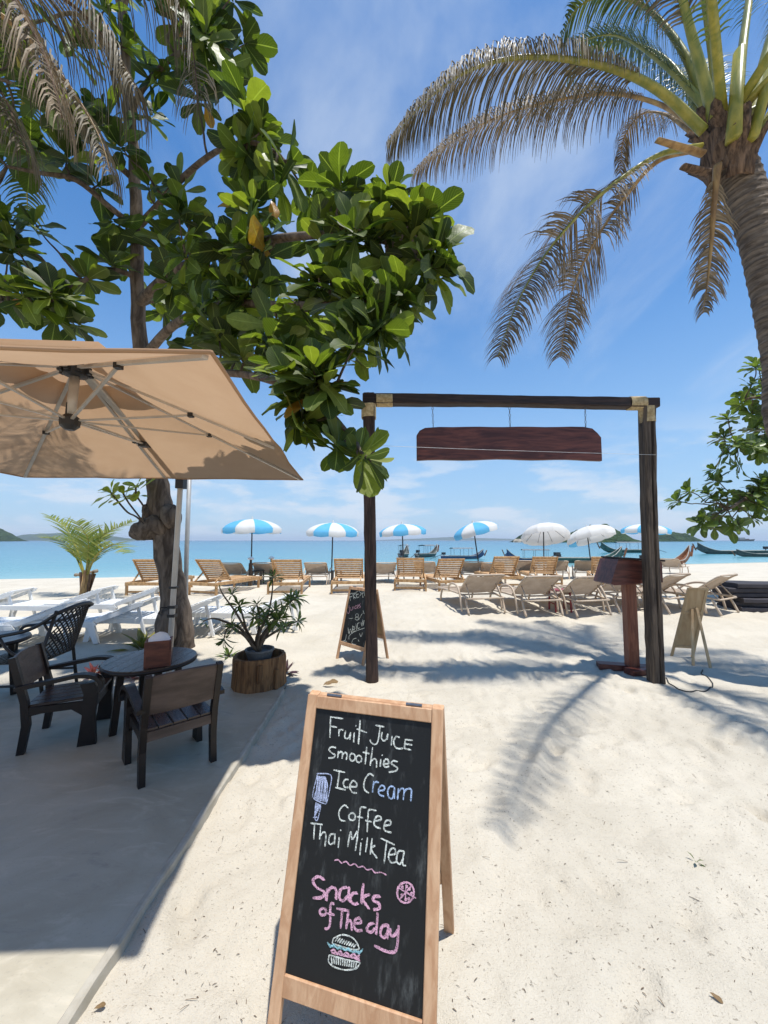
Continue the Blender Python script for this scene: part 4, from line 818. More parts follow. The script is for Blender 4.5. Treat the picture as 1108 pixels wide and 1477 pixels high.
for cx, cy, d, n in clusters:
    c = at(cx, cy, d)
    for i in range(n):
        p = c if i == 0 else c + V((rs.uniform(-1, 1), rs.uniform(-1, 1) * 1.8, rs.uniform(-1, 1))) * (0.13 if d < 3.45 else 0.22)
        best = min(lim0, key=lambda q_: (q_ - p).length + 0.4 * max(0, q_.z - p.z)); L = (p - best).length
        pth = wobble_path(best, p, rs, 4, 0.07, 0.06); MB().tube(pth, [max(0.006, 0.017 - 0.011 * k_ / (len(pth) - 1)) for k_ in range(len(pth))], 6).build('twig', 'twig', tree, smooth=True)
        ax = (p - best).normalized() * 0.7 + V((rs.uniform(-.4, .4), rs.uniform(-.5, .3), 0.55))
        if cy > 600: ax = V((0.3 + rs.uniform(-.3, .3), rs.uniform(-.5, .1), -0.1 + rs.uniform(-.2, .4)))
        rosette(lv, p, ax, rs.randint(10, 15), 0.30 if cy > 590 else 0.34 if d < 3.7 else 0.38, rs)
leaves_to_objects(lv, tree, 'leaf', LEAF, 300, yellow=0.02, rs=rs)
for px, py, d, dx in ((296, 155, 4.2, (0.4, 0, -1)), (265, 40, 4.3, (0, 0, -1)), (392, 290, 3.9, (0.3, -0.3, -1)), (345, 298, 4.0, (-1, -0.3, 0)), (178, 185, 4.7, (-0.6, 0, -0.6)), (40, 440, 4.6, (-1, -0.3, 0.2)), (275, 375, 4.3, (-1, 0, 0.1))):   # ageing leaves
    o = LEAF[1].build('leaf', 'leaf_yellow', smooth=True); M_ = frame(V(dx), V((0.2, -1, 0.5)), at(px, py, d) - OFF[tree.name], 0.22); o.parent = tree; o.matrix_local = M_
lv = []; p0 = at(213, 760, 5.5)
for px, py in ((178, 712), (196, 700), (158, 708)):
    p = at(px, py, 5.3); pth = wobble_path(p0, p, rs, 4, 0.08); MB().tube(pth, 0.013, 6).build('twig', 'twig', tree, smooth=True); rosette(lv, p, V((-0.4, -0.4, 0.8)), 9, 0.26, rs)
leaves_to_objects(lv, tree, 'leaf_lime', LEAF, 40, rs=rs)
# right-hand tree: foliage reaching into the picture past the palm trunk
rt = V((14.5, 10.2, 0)); rt.z = float(ground(rt.x, rt.y)); rtree = thing('broadleaf_tree', 'dark leaved seaside tree reaching in from the right edge behind the palm trunk', 'tree', rt)
MB().tube(catmull([rt + V((0, 0, -0.2)), rt + V((-0.2, 0, 1.2)), rt + V((-0.9, -0.3, 2.4)), rt + V((-1.7, -0.5, 3.4))], 5), [0.26 - 0.008 * i for i in range(16)], 12).build('trunk', 'bark', rtree, smooth=True)
limbs = []
r0 = rt + V((-1.4, -0.4, 3.0))
limb([r0, at(1180, 690, 9.8), at(1110, 700, 9.4), at(1050, 735, 9.0)], 0.12, 0.03, rtree); limb([r0, at(1160, 640, 9.8), at(1100, 640, 9.4), at(1060, 640, 9.2)], 0.12, 0.03, rtree)
limb([r0, at(1180, 560, 10), at(1120, 570, 9.6), at(1075, 575, 9.3)], 0.10, 0.025, rtree); limb([r0, at(1250, 560, 10.4), at(1300, 480, 10.8)], 0.1, 0.03, rtree)
lim1 = list(limbs); lv = []; rs = random.Random(5)
for cx, cy, n in ((1000, 715, 2), (1030, 725, 3), (1045, 690, 2), (1020, 750, 2), (1050, 750, 4), (1075, 725, 4), (1095, 700, 4), (1075, 755, 2), (1100, 735, 3), (1065, 640, 3), (1045, 655, 2), (1060, 615, 2), (1090, 650, 4), (1100, 620, 3), (1062, 662, 1), (1065, 545, 2), (1098, 560, 3), (1090, 580, 2), (1100, 530, 2), (1120, 600, 3), (1130, 680, 4), (1140, 560, 3), (1150, 740, 3), (1160, 640, 4), (1190, 700, 4), (1200, 560, 4), (1240, 500, 4), (1290, 470, 4), (1110, 590, 2)):
    for i in range(n):
        p = at(cx, cy, 9.2 + 0.004 * max(0, cx - 1060)) + V((rs.uniform(-.25, .25), rs.uniform(-.5, .5), rs.uniform(-.25, .25))); best = min(lim1, key=lambda q_: (q_ - p).length)
        pth = wobble_path(best, p, rs, 4, 0.08); MB().tube(pth, 0.012, 5).build('twig', 'twig', rtree, smooth=True)
        rosette(lv, p, (p - best).normalized() * 0.6 + V((rs.uniform(-.4, .4), rs.uniform(-.5, .3), 0.55)), rs.randint(13, 17), 0.31, rs)
leaves_to_objects(lv, rtree, 'leaf_dark', LEAF, 300, rs=rs)
# ================================================================== PALMS
def frond(root, pts, mat, rmat='petiole_dry', r0=0.035, LL=0.75, n=95, start=0.16, grav=0.9, wd=0.020, rs=random, side=None, name='frond', flat=0.7, seg=4, jit=0.12):
    q = catmull(pts, 8); N_ = len(q); cum = [0.0]
    for i in range(1, N_): cum.append(cum[-1] + (q[i] - q[i - 1]).length)
    tot = cum[-1]
    rb = MB().tube(q, [max(0.005, r0 * (1 - c / tot) ** 1.15 + 0.004) for c in cum], 7, flat=flat).build(name, rmat, root, smooth=True)
    m = MB()
    for i in range(n):
        t = start + (1 - start) * (i + rs.random() * 0.6) / n; s_ = t * tot; j = min(int(np.searchsorted(cum, s_)), N_ - 1); j = max(j, 1)
        p = q[j - 1].lerp(q[j], (s_ - cum[j - 1]) / max(cum[j] - cum[j - 1], 1e-6)); tg = (q[j] - q[j - 1]).normalized()
        lat = tg.cross(V((0, 0, 1)))
        if lat.length < 0.15: lat = tg.cross(V((0, 1, 0.2)))
        lat.normalize()
        if side is not None: lat = (lat * 0.5 + side * (1 if lat.dot(side) >= 0 else -1) * 0.5).normalized()
        env = min(1.0, 0.45 + (t - start) * 3.5) * (1.0 if t < 0.7 else 1.0 - (t - 0.7) / 0.3 * 0.62)
        for sg in (-1, 1):
            d = (lat * sg * 0.85 + tg * 0.55 + V((rs.uniform(-1, 1), rs.uniform(-1, 1), rs.uniform(-1, 1))) * jit + V((0, 0, 0.28 - 0.14 * min(grav, 2.2)))).normalized()
            L = LL * env * rs.uniform(0.72, 1.1); pp = p.copy(); b = len(m.v); wv = tg if abs(tg.dot(d)) < 0.9 else lat
            g_ = grav * rs.uniform(0.75, 1.25)
            for k_ in range(seg + 1):
                w_ = wd * (0.7 if k_ == 0 else 1.0) * (1 - (k_ / seg) ** 1.6) + 0.0025; sdv = (wv - d * wv.dot(d)).normalized()
                m.v.append(tuple(pp + sdv * w_ / 2)); m.v.append(tuple(pp - sdv * w_ / 2))
                pp = pp + d * (L / seg); d = (d + V((0, 0, -1)) * g_ * (0.55 if k_ else 0.4)).normalized()
            m.f += [(b + 2 * k_, b + 2 * k_ + 1, b + 2 * k_ + 3, b + 2 * k_ + 2) for k_ in range(seg)]
    lo = m.build('leaflets', mat, rb, fixn=False); lo['kind'] = 'stuff'; return rb
PD = 4.4
cr = at(1045, 205, PD)
pb0 = V((5.9, 4.15, -0.1)); palm = thing('coconut_palm', 'coconut palm leaning in at the right edge with dry drooping fronds', 'palm tree', V((pb0.x, pb0.y, 0)))
tpath = [pb0, V((5.45, 4.2, 1.0)), at(1148, 640, 4.3), at(1129, 520, 4.33), at(1113, 430, 4.35), at(1094, 345, 4.38), at(1076, 280, 4.4), at(1056, 225, 4.4)]
q = catmull(tpath, 22); m = MB(); rs = random.Random(31); n_ = len(q)
rr = [float(np.interp(i / n_, [0, 0.2, 0.45, 0.7, 0.88, 1], [0.26, 0.20, 0.175, 0.178, 0.195, 0.19])) * (1 + (0.045 if i % 4 < 1 else 0.0) + rs.uniform(-0.012, 0.012)) for i in range(n_)]
m.tube(q, rr, 20); m.build('trunk', 'palm_bark', palm, smooth=False)
# fibrous crown base: old sheaths wrapped round the top
for i in range(26):
    a = rs.uniform(0, 6.283); z0 = rs.uniform(-0.55, 0.15); d = V((math.cos(a), math.sin(a), 0)); c = cr + V((0.04, 0, z0)); ln = rs.uniform(0.28, 0.6); up = V((0, 0, 1)); t_ = d.cross(up)
    m = MB(); base = c + d * (0.19 + 0.03 * rs.random()); ww = rs.uniform(0.10, 0.17)
    for k_ in range(5):
        f = k_ / 4; p = base + up * ln * (f - 0.15) + d * (0.20 * f * f) + t_ * rs.uniform(-0.02, 0.02); w_ = ww * (1 - 0.75 * f)
        for s_ in (-1, 0, 1): m.v.append(tuple(p + t_ * s_ * w_ + d * (-0.04 * abs(s_))))
    m.f = [(k_ * 3 + s_, k_ * 3 + s_ + 1, k_ * 3 + s_ + 4, k_ * 3 + s_ + 3) for k_ in range(4) for s_ in (0, 1)]
    o = m.build('leaf_sheath', 'fibre', palm, smooth=True)
    md = o.modifiers.new('t', 'SOLIDIFY'); md.thickness = 0.012
m = MB(); m.lathe(cr + V((0.03, 0, -0.35)), [(0.22, 0), (0.25, 0.2), (0.24, 0.4), (0.18, 0.6), (0.08, 0.75)], 16, wob=lambda a, z: 1 + 0.08 * math.sin(a * 5 + z * 9)); m.build('crown_base', 'fibre', palm)
A = lambda *l: [at(px, py, PD + dd) for px, py, dd in l]
rs = random.Random(41)
frond(palm, A((1015, 190, -.1), (960, 138, -.2), (900, 105, -.3), (820, 86, -.35), (740, 84, -.3), (670, 105, -.3), (610, 150, -.3), (562, 205, -.3)), 'fr_grey', 'petiole', 0.058, 0.78, 240, 0.24, 2.3, 0.013, rs)
frond(palm, A((1005, 185, .2), (950, 150, .5), (880, 135, .8), (800, 145, 1.0), (720, 168, 1.1), (650, 205, 1.2), (598, 248, 1.2)), 'fr_dry', 'petiole_dry', 0.042, 0.78, 220, 0.22, 2.5, 0.013, rs)
frond(palm, A((1010, 212, -.1), (955, 222, -.2), (900, 255, -.2), (840, 305, -.1), (785, 370, 0), (745, 440, 0), (718, 515, 0)), 'fr_dry', 'petiole', 0.045, 0.66, 200, 0.22, 0.9, 0.013, rs, side=V((0.8, -0.2, -0.55)))
frond(palm, A((1008, 215, .2), (950, 232, .4), (905, 280, .6), (860, 345, .7), (825, 420, .8), (808, 515, .8)), 'fr_dry', 'petiole_dry', 0.038, 0.62, 190, 0.22, 0.9, 0.013, rs, side=V((0.85, -0.2, -0.45)))
frond(palm, A((1000, 190, .5), (960, 165, 1.2), (925, 165, 1.6), (900, 200, 1.9), (895, 250, 2.0)), 'fr_dry', 'petiole_dry', 0.05, 0.55, 110, 0.25, 2.2, 0.016, rs)
frond(palm, A((1035, 238, -.15), (1030, 290, -.1), (1026, 350, 0), (1020, 410, .05), (1014, 452, .05)), 'fr_dry', 'petiole_dry', 0.05, 0.36, 110, 0.1, 0.9, 0.017, rs)
frond(palm, A((1022, 170, .1), (985, 75, .3), (930, 10, .6), (870, -5, .8), (830, 15, 1.0), (808, 60, 1.1)), 'fr_green', 'petiole', 0.07, 0.62, 110, 0.25, 0.9, 0.024, rs)
frond(palm, A((1015, 175, .4), (965, 90, .9), (900, 60, 1.3), (850, 70, 1.6), (820, 110, 1.8)), 'fr_green', 'petiole', 0.06, 0.6, 90, 0.2, 0.9, 0.024, rs)
frond(palm, A((1040, 170, 0), (1028, 60, 0), (1005, -60, .1), (960, -160, .2), (880, -230, .4), (790, -250, .6)), 'fr_green', 'petiole', 0.085, 0.65, 110, 0.3, 0.9, 0.024, rs)
frond(palm, A((1030, 170, -.1), (1000, 60, -.2), (965, -60, -.4), (900, -160, -.6), (800, -200, -.8)), 'fr_grey', 'petiole', 0.075, 0.65, 100, 0.32, 0.9, 0.024, rs)
frond(palm, A((1080, 185, 0), (1110, 60, 0), (1150, -60, 0), (1210, -140, 0), (1300, -170, 0)), 'fr_green', 'petiole', 0.085, 0.65, 100, 0.3, 0.9, 0.024, rs)
frond(palm, A((1062, 180, .3), (1070, 80, .5), (1085, -40, .8), (1090, -140, 1.4), (1090, -170, 2.2)), 'fr_green', 'petiole', 0.08, 0.62, 90, 0.25, 0.9, 0.024, rs)
frond(palm, A((1090, 200, 0), (1150, 110, -.1), (1240, 60, -.2), (1340, 90, -.2), (1420, 200, -.2)), 'fr_grey', 'petiole', 0.07, 0.62, 100, 0.25, 0.9, 0.024, rs)
def wfrond(dst, mat='fr_green', rm='petiole', LL=0.62, drop=0.5, lift=0.9, n=95):
    a = cr + V((0, 0, 0.2)); b = V(dst); frond(palm, [a, a.lerp(b, 0.3) + V((0, 0, lift * 0.8)), a.lerp(b, 0.65) + V((0, 0, lift)), b], mat, rm, 0.06, LL, n, 0.2, 0.9, 0.026, rs)
wfrond((1.40, 1.60, 5.2), LL=0.45, n=55); wfrond((4.2, 0.9, 5.0)); wfrond((5.6, 1.4, 5.0)); wfrond((6.9, 3.6, 5.0));  wfrond((3.0, 5.6, 9.4), lift=0.5); wfrond((5.0, 6.0, 9.2), lift=0.5)
for (x0, y0, x1, y1, d0, d1, r_, mt_) in ((1058, 200, 1066, 72, -.28, -.34, 0.085, 'petiole'), (1014, 222, 948, 202, -.22, -.4, 0.042, 'petiole_dry'), (1085, 200, 1128, 40, -.3, -.4, 0.07, 'petiole'), (1020, 250, 985, 240, -.2, -.35, 0.05, 'fibre')):
    a, b = at(x0, y0, PD + d0), at(x1, y1, PD + d1); MB().tube([a, a.lerp(b, 0.4), b], [r_ * 1.15, r_, r_ * 0.8], 10, flat=0.55).build('cut_petiole', mt_, palm, smooth=True)
# second palm: only its hanging fronds show, at the upper left
lc = V((-3.55, 3.1, 6.9)); lpal = thing('coconut_palm', 'coconut palm whose dry hanging fronds fill the upper left corner', 'palm tree', (-6.4, 2.4, 0))
q = catmull([V((-6.4, 2.4, -0.1)), V((-5.9, 2.5, 2.0)), V((-4.9, 2.8, 4.6)), V((-3.9, 3.05, 6.4)), lc], 10); MB().tube(q, [0.24 - 0.05 * i / len(q) for i in range(len(q))], 14).build('trunk', 'palm_bark', lpal)
rs = random.Random(51)
frond(lpal, [lc, at(-30, -60, 3.2), at(60, -20, 3.3), at(120, 20, 3.4), at(170, 80, 3.5), at(200, 130, 3.5)], 'fr_grey', 'fibre', 0.028, 1.0, 75, 0.15, 2.6, 0.013, rs)
frond(lpal, [lc, at(-80, -40, 3.0), at(-30, 0, 3.0), at(30, 45, 3.1), at(90, 110, 3.2), at(140, 190, 3.2), at(160, 250, 3.2)], 'fr_grey', 'petiole_dry', 0.035, 0.8, 85, 0.15, 2.2, 0.013, rs)
frond(lpal, [lc, at(40, -130, 3.3), at(140, -110, 3.5), at(230, -40, 3.7), at(275, 60, 3.8), at(285, 150, 3.8)], 'fr_grey', 'fibre', 0.035, 0.95, 70, 0.15, 2.6, 0.012, rs)
frond(lpal, [lc, at(-60, -90, 2.9), at(0, -30, 2.7), at(60, 70, 2.7), at(90, 170, 2.7)], 'fr_dry', 'fibre', 0.03, 0.8, 70, 0.15, 2.4, 0.012, rs)
frond(lpal, [lc, at(-120, -20, 3.1), at(-60, 60, 3.2), at(0, 130, 3.3), at(40, 220, 3.3)], 'fr_grey', 'fibre', 0.03, 0.85, 70, 0.15, 2.4, 0.013, rs)
for a_ in (2.2, 2.9, 3.7, 4.4, 5.2):
    d = V((math.cos(a_), math.sin(a_), 0)); frond(lpal, [lc, lc + d * 0.9 + V((0, 0, 0.6)), lc + d * 2.0 + V((0, 0, 0.5)), lc + d * 3.0 + V((0, 0, -0.6))], 'fr_green', 'petiole', 0.05, 0.6, 80, 0.2, 0.9, 0.026, rs)
# young palm on the beach
yb = hit(122, 860); yp = thing('young_palm', 'young yellow green palm planted on the sand left of the tree', 'palm tree', yb)
MB().tube([yb + V((0, 0, -0.05)), yb + V((0.0, 0, 0.25)), yb + V((0.02, 0, 0.55))], [0.12, 0.095, 0.07], 12).build('trunk', 'petiole_dry', yp, smooth=True)
for i in range(7):
    a = i * 0.9 + 0.3; MB().bar(yb + V((0.06 * math.cos(a), 0.06 * math.sin(a), 0)), yb + V((0.16 * math.cos(a) + 0.05, 0.12 * math.sin(a), 0.55 + 0.05 * (i % 3))), 0.06, 0.015, (0, 1, 0)).build('old_sheath', 'petiole_dry' if i % 2 else 'fibre', yp)
rs = random.Random(61); YB = yb + V((0, 0, 0.45)); yd = yb.y
for pts in (((110, 790, 0), (95, 762, 0), (72, 744, 0)), ((105, 795, 0), (85, 778, .3), (60, 776, .5)), ((135, 790, 0), (155, 768, 0), (192, 752, 0)), ((140, 800, -.2), (165, 785, -.4), (183, 798, -.6)), ((128, 785, -.3), (120, 765, -.6), (110, 752, -.9)), ((138, 782, .4), (150, 770, .8), (165, 765, 1.2))):
    frond(yp, [YB] + [at(x, y, yd + dd) for x, y, dd in pts], 'fr_young', 'petiole', 0.03, 0.56, 28, 0.22, 0.28, 0.042, rs, seg=3)
# ================================================================== PATIO FURNITURE
def armchair(name):
    t = thing(name, 'x', 'armchair'); hw = 0.235; seat_z = 0.34
    for s in (-1, 1):
        m = MB()                                              # front leg: broad plank, flaring at the foot, rising into the arm
        m.prism([V((s * hw - 0.02, 0.13, 0)), V((s * hw - 0.02, 0.25, 0)), V((s * hw - 0.02, 0.235, 0.22)), V((s * hw - 0.02, 0.25, 0.40)), V((s * hw - 0.02, 0.22, 0.465)), V((s * hw - 0.02, 0.13, 0.46)), V((s * hw - 0.02, 0.155, 0.38)), V((s * hw - 0.02, 0.15, 0.2))], (0.04, 0, 0)); m.build('front_leg', 'chair_wood', t)
        m = MB()                                              # rear leg and back post in one
        prof = [(-0.19, 0), (-0.235, 0), (-0.215, 0.2), (-0.23, 0.36), (-0.315, 0.69), (-0.275, 0.70), (-0.185, 0.37), (-0.165, 0.2)]
        m.prism([V((s * hw * 0.93 - 0.02, y, z)) for y, z in prof], (0.04, 0, 0)); m.build('rear_leg', 'chair_wood', t)
        arm = [(0.255, 0.40), (0.265, 0.455), (0.22, 0.505), (0.12, 0.525), (0.0, 0.51), (-0.26, 0.475)]; q = catmull([V((s * (hw + 0.01), y, z)) for y, z in arm], 4); m = MB(); r_ = []
        for i, p in enumerate(q):
            f = i / (len(q) - 1); w_ = 0.085 - 0.035 * f; tg = (q[min(i + 1, len(q) - 1)] - q[max(i - 1, 0)]).normalized(); nn = V((1, 0, 0)).cross(tg)
            r_.append([p + V((w_ / 2, 0, 0)) + nn * 0.014, p - V((w_ / 2, 0, 0)) + nn * 0.014, p - V((w_ / 2, 0, 0)) - nn * 0.014, p + V((w_ / 2, 0, 0)) - nn * 0.014])
        loft(m, r_); m.build('armrest', 'chair_wood', t)
        m = MB(); m.prism([V((s * (hw - 0.012) - 0.012, -0.2, 0.26)), V((s * (hw - 0.012) - 0.012, -0.1, 0.275)), V((s * (hw - 0.012) - 0.012, 0.08, 0.275)), V((s * (hw - 0.012) - 0.012, 0.15, 0.22)), V((s * (hw - 0.012) - 0.012, 0.15, 0.325)), V((s * (hw - 0.012) - 0.012, -0.2, 0.325))], (0.024, 0, 0)); m.build('side_rail', 'chair_wood', t)
    for i in range(5): MB().bar((-0.175 + 0.0875 * i, -0.205, seat_z - 0.012), (-0.175 + 0.0875 * i, 0.235, seat_z + 0.008), 0.082, 0.022, (0, 0, 1), 0.004).build('seat_slat', 'seat_gloss', t)
    MB().bar((-hw + 0.02, 0.20, 0.285), (hw - 0.02, 0.20, 0.285), 0.026, 0.08, (0, 0, 1)).build('front_rail', 'chair_wood', t)
    MB().bar((-hw + 0.025, -0.205, 0.292), (hw - 0.025, -0.205, 0.292), 0.022, 0.06, (0, 0, 1)).build('rear_rail', 'chair_back', t)
    m = MB(); r_ = []
    for i in range(9):
        x = (i / 8 - 0.5) * 2 * (hw * 0.86); c_ = 0.018 * (1 - (i / 4 - 1) ** 2)
        ring = []
        for y, z in ((-0.243, 0.44), (-0.305, 0.685), (-0.285, 0.69), (-0.223, 0.44)): ring.append(V((x, y - c_, z + (0.012 * (1 - (i / 4 - 1) ** 2) if z > 0.6 else 0))))
        r_.append(ring)
    loft(m, r_); m.build('backrest', 'chair_back', t)
    return t
proto = armchair('wooden_armchair'); grp = 'wooden armchairs on the patio'
def stand(px, py): p = onz(px, py, TZ); return p
f1 = [stand(222, 1130), stand(318, 1090), stand(178, 1100)]
c_ = (f1[1] + f1[2]) / 2
place(proto, True, (c_.x - 0.01, c_.y - 0.01, TZ), math.radians(42), 'dark wooden armchair with its worn grey back to the camera, nearest the sand', grp)
c2_ = stand(92, 1064)
place(proto, False, (c2_.x, c2_.y + 0.04, TZ), math.radians(-68), 'dark wooden armchair facing the round table from the left', grp)
def round_table(name, loc, r, h_, label):
    t = thing(name, label, 'table', loc); x, y, z = loc
    bw = r * 2 / 7
    for i in range(7):                                        # planked round top
        x0 = -r + bw * i + 0.002; x1 = x0 + bw - 0.004; pts = []
        for k_ in range(7): xx = x0 + (x1 - x0) * k_ / 6; pts.append(V((x + xx, y - math.sqrt(max(r * r - xx * xx, 1e-4)), z + h_ - 0.03)))
        for k_ in range(7): xx = x1 - (x1 - x0) * k_ / 6; pts.append(V((x + xx, y + math.sqrt(max(r * r - xx * xx, 1e-4)), z + h_ - 0.03)))
        m = MB(); m.prism(pts, (0, 0, 0.028)); m.build('top_plank', 'seat_gloss', t)
    m = MB(); m.torus((x, y, z + h_ - 0.024), r - 0.008, 0.017, (0, 0, 1), 40, 8); m.build('rim', 'chair_wood', t, smooth=True)
    for i in range(4):
        a = math.pi / 4 + i * math.pi / 2; c, s = math.cos(a), math.sin(a); MB().bar((x + r * 0.72 * c, y + r * 0.72 * s, z), (x + r * 0.6 * c, y + r * 0.6 * s, z + h_ - 0.032), 0.05, 0.05, (c, s, 0), 0.006).build('leg', 'chair_wood', t)
    for i in range(2):
        a = math.pi / 4 + i * math.pi / 2; c, s = math.cos(a), math.sin(a); MB().bar((x - r * 0.6 * c, y - r * 0.6 * s, z + h_ - 0.065 - 0.004 * i), (x + r * 0.6 * c, y + r * 0.6 * s, z + h_ - 0.065 - 0.004 * i), 0.03, 0.05 - 0.01 * i).build('stretcher', 'chair_wood', t)
    return t
tc_ = onz(218, 949, 0.60); round_table('round_table', (tc_.x, tc_.y, TZ), 58 / FPX * tc_.y, 0.60 - TZ, 'low round dark planked table between the two wooden armchairs')
# napkin box
nb_ = onz(222, 962, 0.60); nbx = thing('napkin_box', 'reddish wooden napkin box with white tissues on the round table', 'napkin box', (nb_.x, nb_.y + 0.06, 0.60)); R_ = Matrix.Rotation(math.radians(24), 3, 'Z'); cz = V((nb_.x, nb_.y + 0.06, 0.60))
for s in (-1, 1):
    MB().box(cz + R_ @ V((0, s * 0.068, 0.1)), (0.16, 0.014, 0.2), R_).build('side_panel', 'box_wood', nbx); MB().box(cz + R_ @ V((s * 0.087, 0, 0.1)), (0.014, 0.15, 0.2), R_).build('end_panel', 'box_wood', nbx)
MB().box(cz + R_ @ V((0, 0, 0.008)), (0.15, 0.12, 0.014), R_).build('bottom', 'box_wood', nbx)
m = MB(); rs = random.Random(3)
for j in range(6):
    for i in range(7):
        u, v = i / 6 - 0.5, j / 5 - 0.5; m.v.append(tuple(cz + R_ @ V((u * 0.155 + rs.uniform(-.008, .008), v * 0.118, 0.185 + 0.075 * (1 - 3.0 * u * u) * (1 - 2 * abs(v)) + rs.uniform(-0.008, 0.016)))))
m.f = [(j * 7 + i, j * 7 + i + 1, (j + 1) * 7 + i + 1, (j + 1) * 7 + i) for j in range(5) for i in range(6)]; m.build('tissues', 'paper', nbx, smooth=True)
# rattan chair
def rattan(name, loc, rz, label):
    t = thing(name, label, 'armchair'); r = 0.016
    MB().tube(catmull([V((-0.27, -0.42, 0.86)), V((-0.10, -0.47, 0.90)), V((0.10, -0.47, 0.90)), V((0.27, -0.42, 0.86))], 5), 0.02, 8).build('top_rail', 'rattan', t, smooth=True)
    for s in (-1, 1):
        MB().tube(catmull([V((s * 0.27, -0.42, 0.86)), V((s * 0.29, -0.20, 0.72)), V((s * 0.30, 0.10, 0.655)), V((s * 0.30, 0.27, 0.61)), V((s * 0.27, 0.29, 0.35)), V((s * 0.26, 0.29, 0.0))], 6), r, 8).build('arm_frame', 'rattan', t, smooth=True)
        MB().tube([V((s * 0.255, -0.40, 0.88)), V((s * 0.25, -0.27, 0.42)), V((s * 0.25, -0.33, 0.0))], r, 8).build('rear_leg', 'rattan', t, smooth=True)
        MB().tube(catmull([V((s * 0.26, -0.24, 0.40)), V((s * 0.29, -0.05, 0.52)), V((s * 0.29, 0.05, 0.66))], 5), r * 0.8, 7).build('arm_brace', 'rattan', t, smooth=True)
        MB().tube([V((s * 0.25, -0.30, 0.2)), V((s * 0.26, 0.28, 0.2))], r * 0.7, 6).build('stretcher', 'rattan', t, smooth=True)
    m = MB(); n = 9                                           # diagonal open weave of the back
    P_ = lambda u, v: V(((u - 0.5) * 0.50, -0.27 - 0.15 * v - 0.04 * math.sin(math.pi * u), 0.42 + 0.46 * v))
    for i in range(-n, n + 1):
        for sg in (1, -1):
            a0 = i / n; pts = []
            for k_ in range(13):
                v = k_ / 12; u = a0 + v * 0.9 if sg > 0 else a0 + 0.9 - v * 0.9
                if 0 <= u <= 1: pts.append(P_(u, v) + V((0, 0.004 * sg, 0)))
            if len(pts) > 2: m.tube(pts, 0.0072, 5)
    o = m.build('woven_back', 'rattan', t); o['kind'] = 'stuff'
    m = MB()
    for i in range(24): x = -0.24 + 0.48 * i / 23; m.bar((x, -0.26, 0.40 + 0.003 * (i % 2)), (x, 0.28, 0.40 + 0.003 * (i % 2)), 0.018, 0.008)
    for i in range(24): y = -0.25 + 0.52 * i / 23; m.bar((-0.25, y, 0.404 - 0.003 * (i % 2)), (0.25, y, 0.404 - 0.003 * (i % 2)), 0.018, 0.008)
    o = m.build('woven_seat', 'rattan', t); o['kind'] = 'stuff'
    MB().tube([V((-0.26, 0.285, 0.39)), V((0.26, 0.285, 0.39))], r, 8).build('front_rail', 'rattan', t, smooth=True); MB().tube([V((-0.25, -0.26, 0.40)), V((0.25, -0.26, 0.40))], r, 8).build('rear_rail', 'rattan', t, smooth=True)
    t.location = loc; t.rotation_euler = (0, 0, rz); return t
rc = onz(50, 1008, TZ); rattan('rattan_chair', (rc.x - 0.12, rc.y + 0.02, TZ), math.radians(98), 'black woven rattan armchair turned away from the wooden chairs')
lt = onz(-8, 922, 0.64); round_table('round_table', (lt.x - 0.15, lt.y, TZ), 0.38, 0.64 - TZ, 'round dark table cut by the left edge beyond the rattan chair')
# ================================================================== PLANTS ON THE PATIO EDGE
pc = onz(368, 1000, TZ); pcx, pcy = pc.x - 0.05, pc.y + 0.27; R0 = 0.275
plant = thing('log_planter', 'squat bark covered log planter standing at the patio corner', 'planter', (pcx, pcy, TZ))
rs = random.Random(9); wobs = [rs.uniform(-1, 1) for _ in range(40)]
wob = lambda a, z: 1 + 0.035 * math.sin(3 * a + 1) + 0.02 * wobs[int(a * 6) % 40] + 0.015 * math.sin(11 * a)
m = MB(); m.lathe((pcx, pcy, TZ), [(R0 * 1.03, 0), (R0 * 1.02, 0.05), (R0, 0.15), (R0 * 1.0, 0.28), (R0 * 0.98, 0.315), (R0 * 0.86, 0.315), (R0 * 0.84, 0.20)], 44, wob=wob); m.build('log_wall', 'log_bark', plant, smooth=False)
for a_, z0, z1 in ((5.05, 0.10, 0.27), (4.0, 0.02, 0.3), (5.7, 0.0, 0.2)):
    c, s = math.cos(a_), math.sin(a_); MB().bar((pcx + c * R0 * 1.03, pcy + s * R0 * 1.03, TZ + z0), (pcx + c * R0 * 1.02, pcy + s * R0 * 1.02, TZ + z1), 0.05, 0.03, (c, s, 0), 0.01).build('bark_flake', 'log_bark', plant)
m = MB(); m.lathe((pcx, pcy, TZ + 0.2), [(R0 * 0.845, 0.0), (R0 * 0.5, 0.03), (0.01, 0.035)], 24, caps=False); m.build('soil', 'soil', plant, smooth=True)
potc = V((pcx + 0.01, pcy - 0.02, TZ + 0.235)); pot = thing('desert_rose', 'gnarled many branched shrub in a grey pot set in the log planter', 'potted plant', potc)
m = MB(); m.lathe(potc, [(0.11, 0), (0.145, 0.12), (0.155, 0.125), (0.155, 0.145), (0.138, 0.145), (0.13, 0.11), (0.02, 0.112)], 24); m.build('pot', 'pot', pot, smooth=False)
base = potc + V((0, 0, 0.09)); rs = random.Random(17); lv = []
pd = potc.y
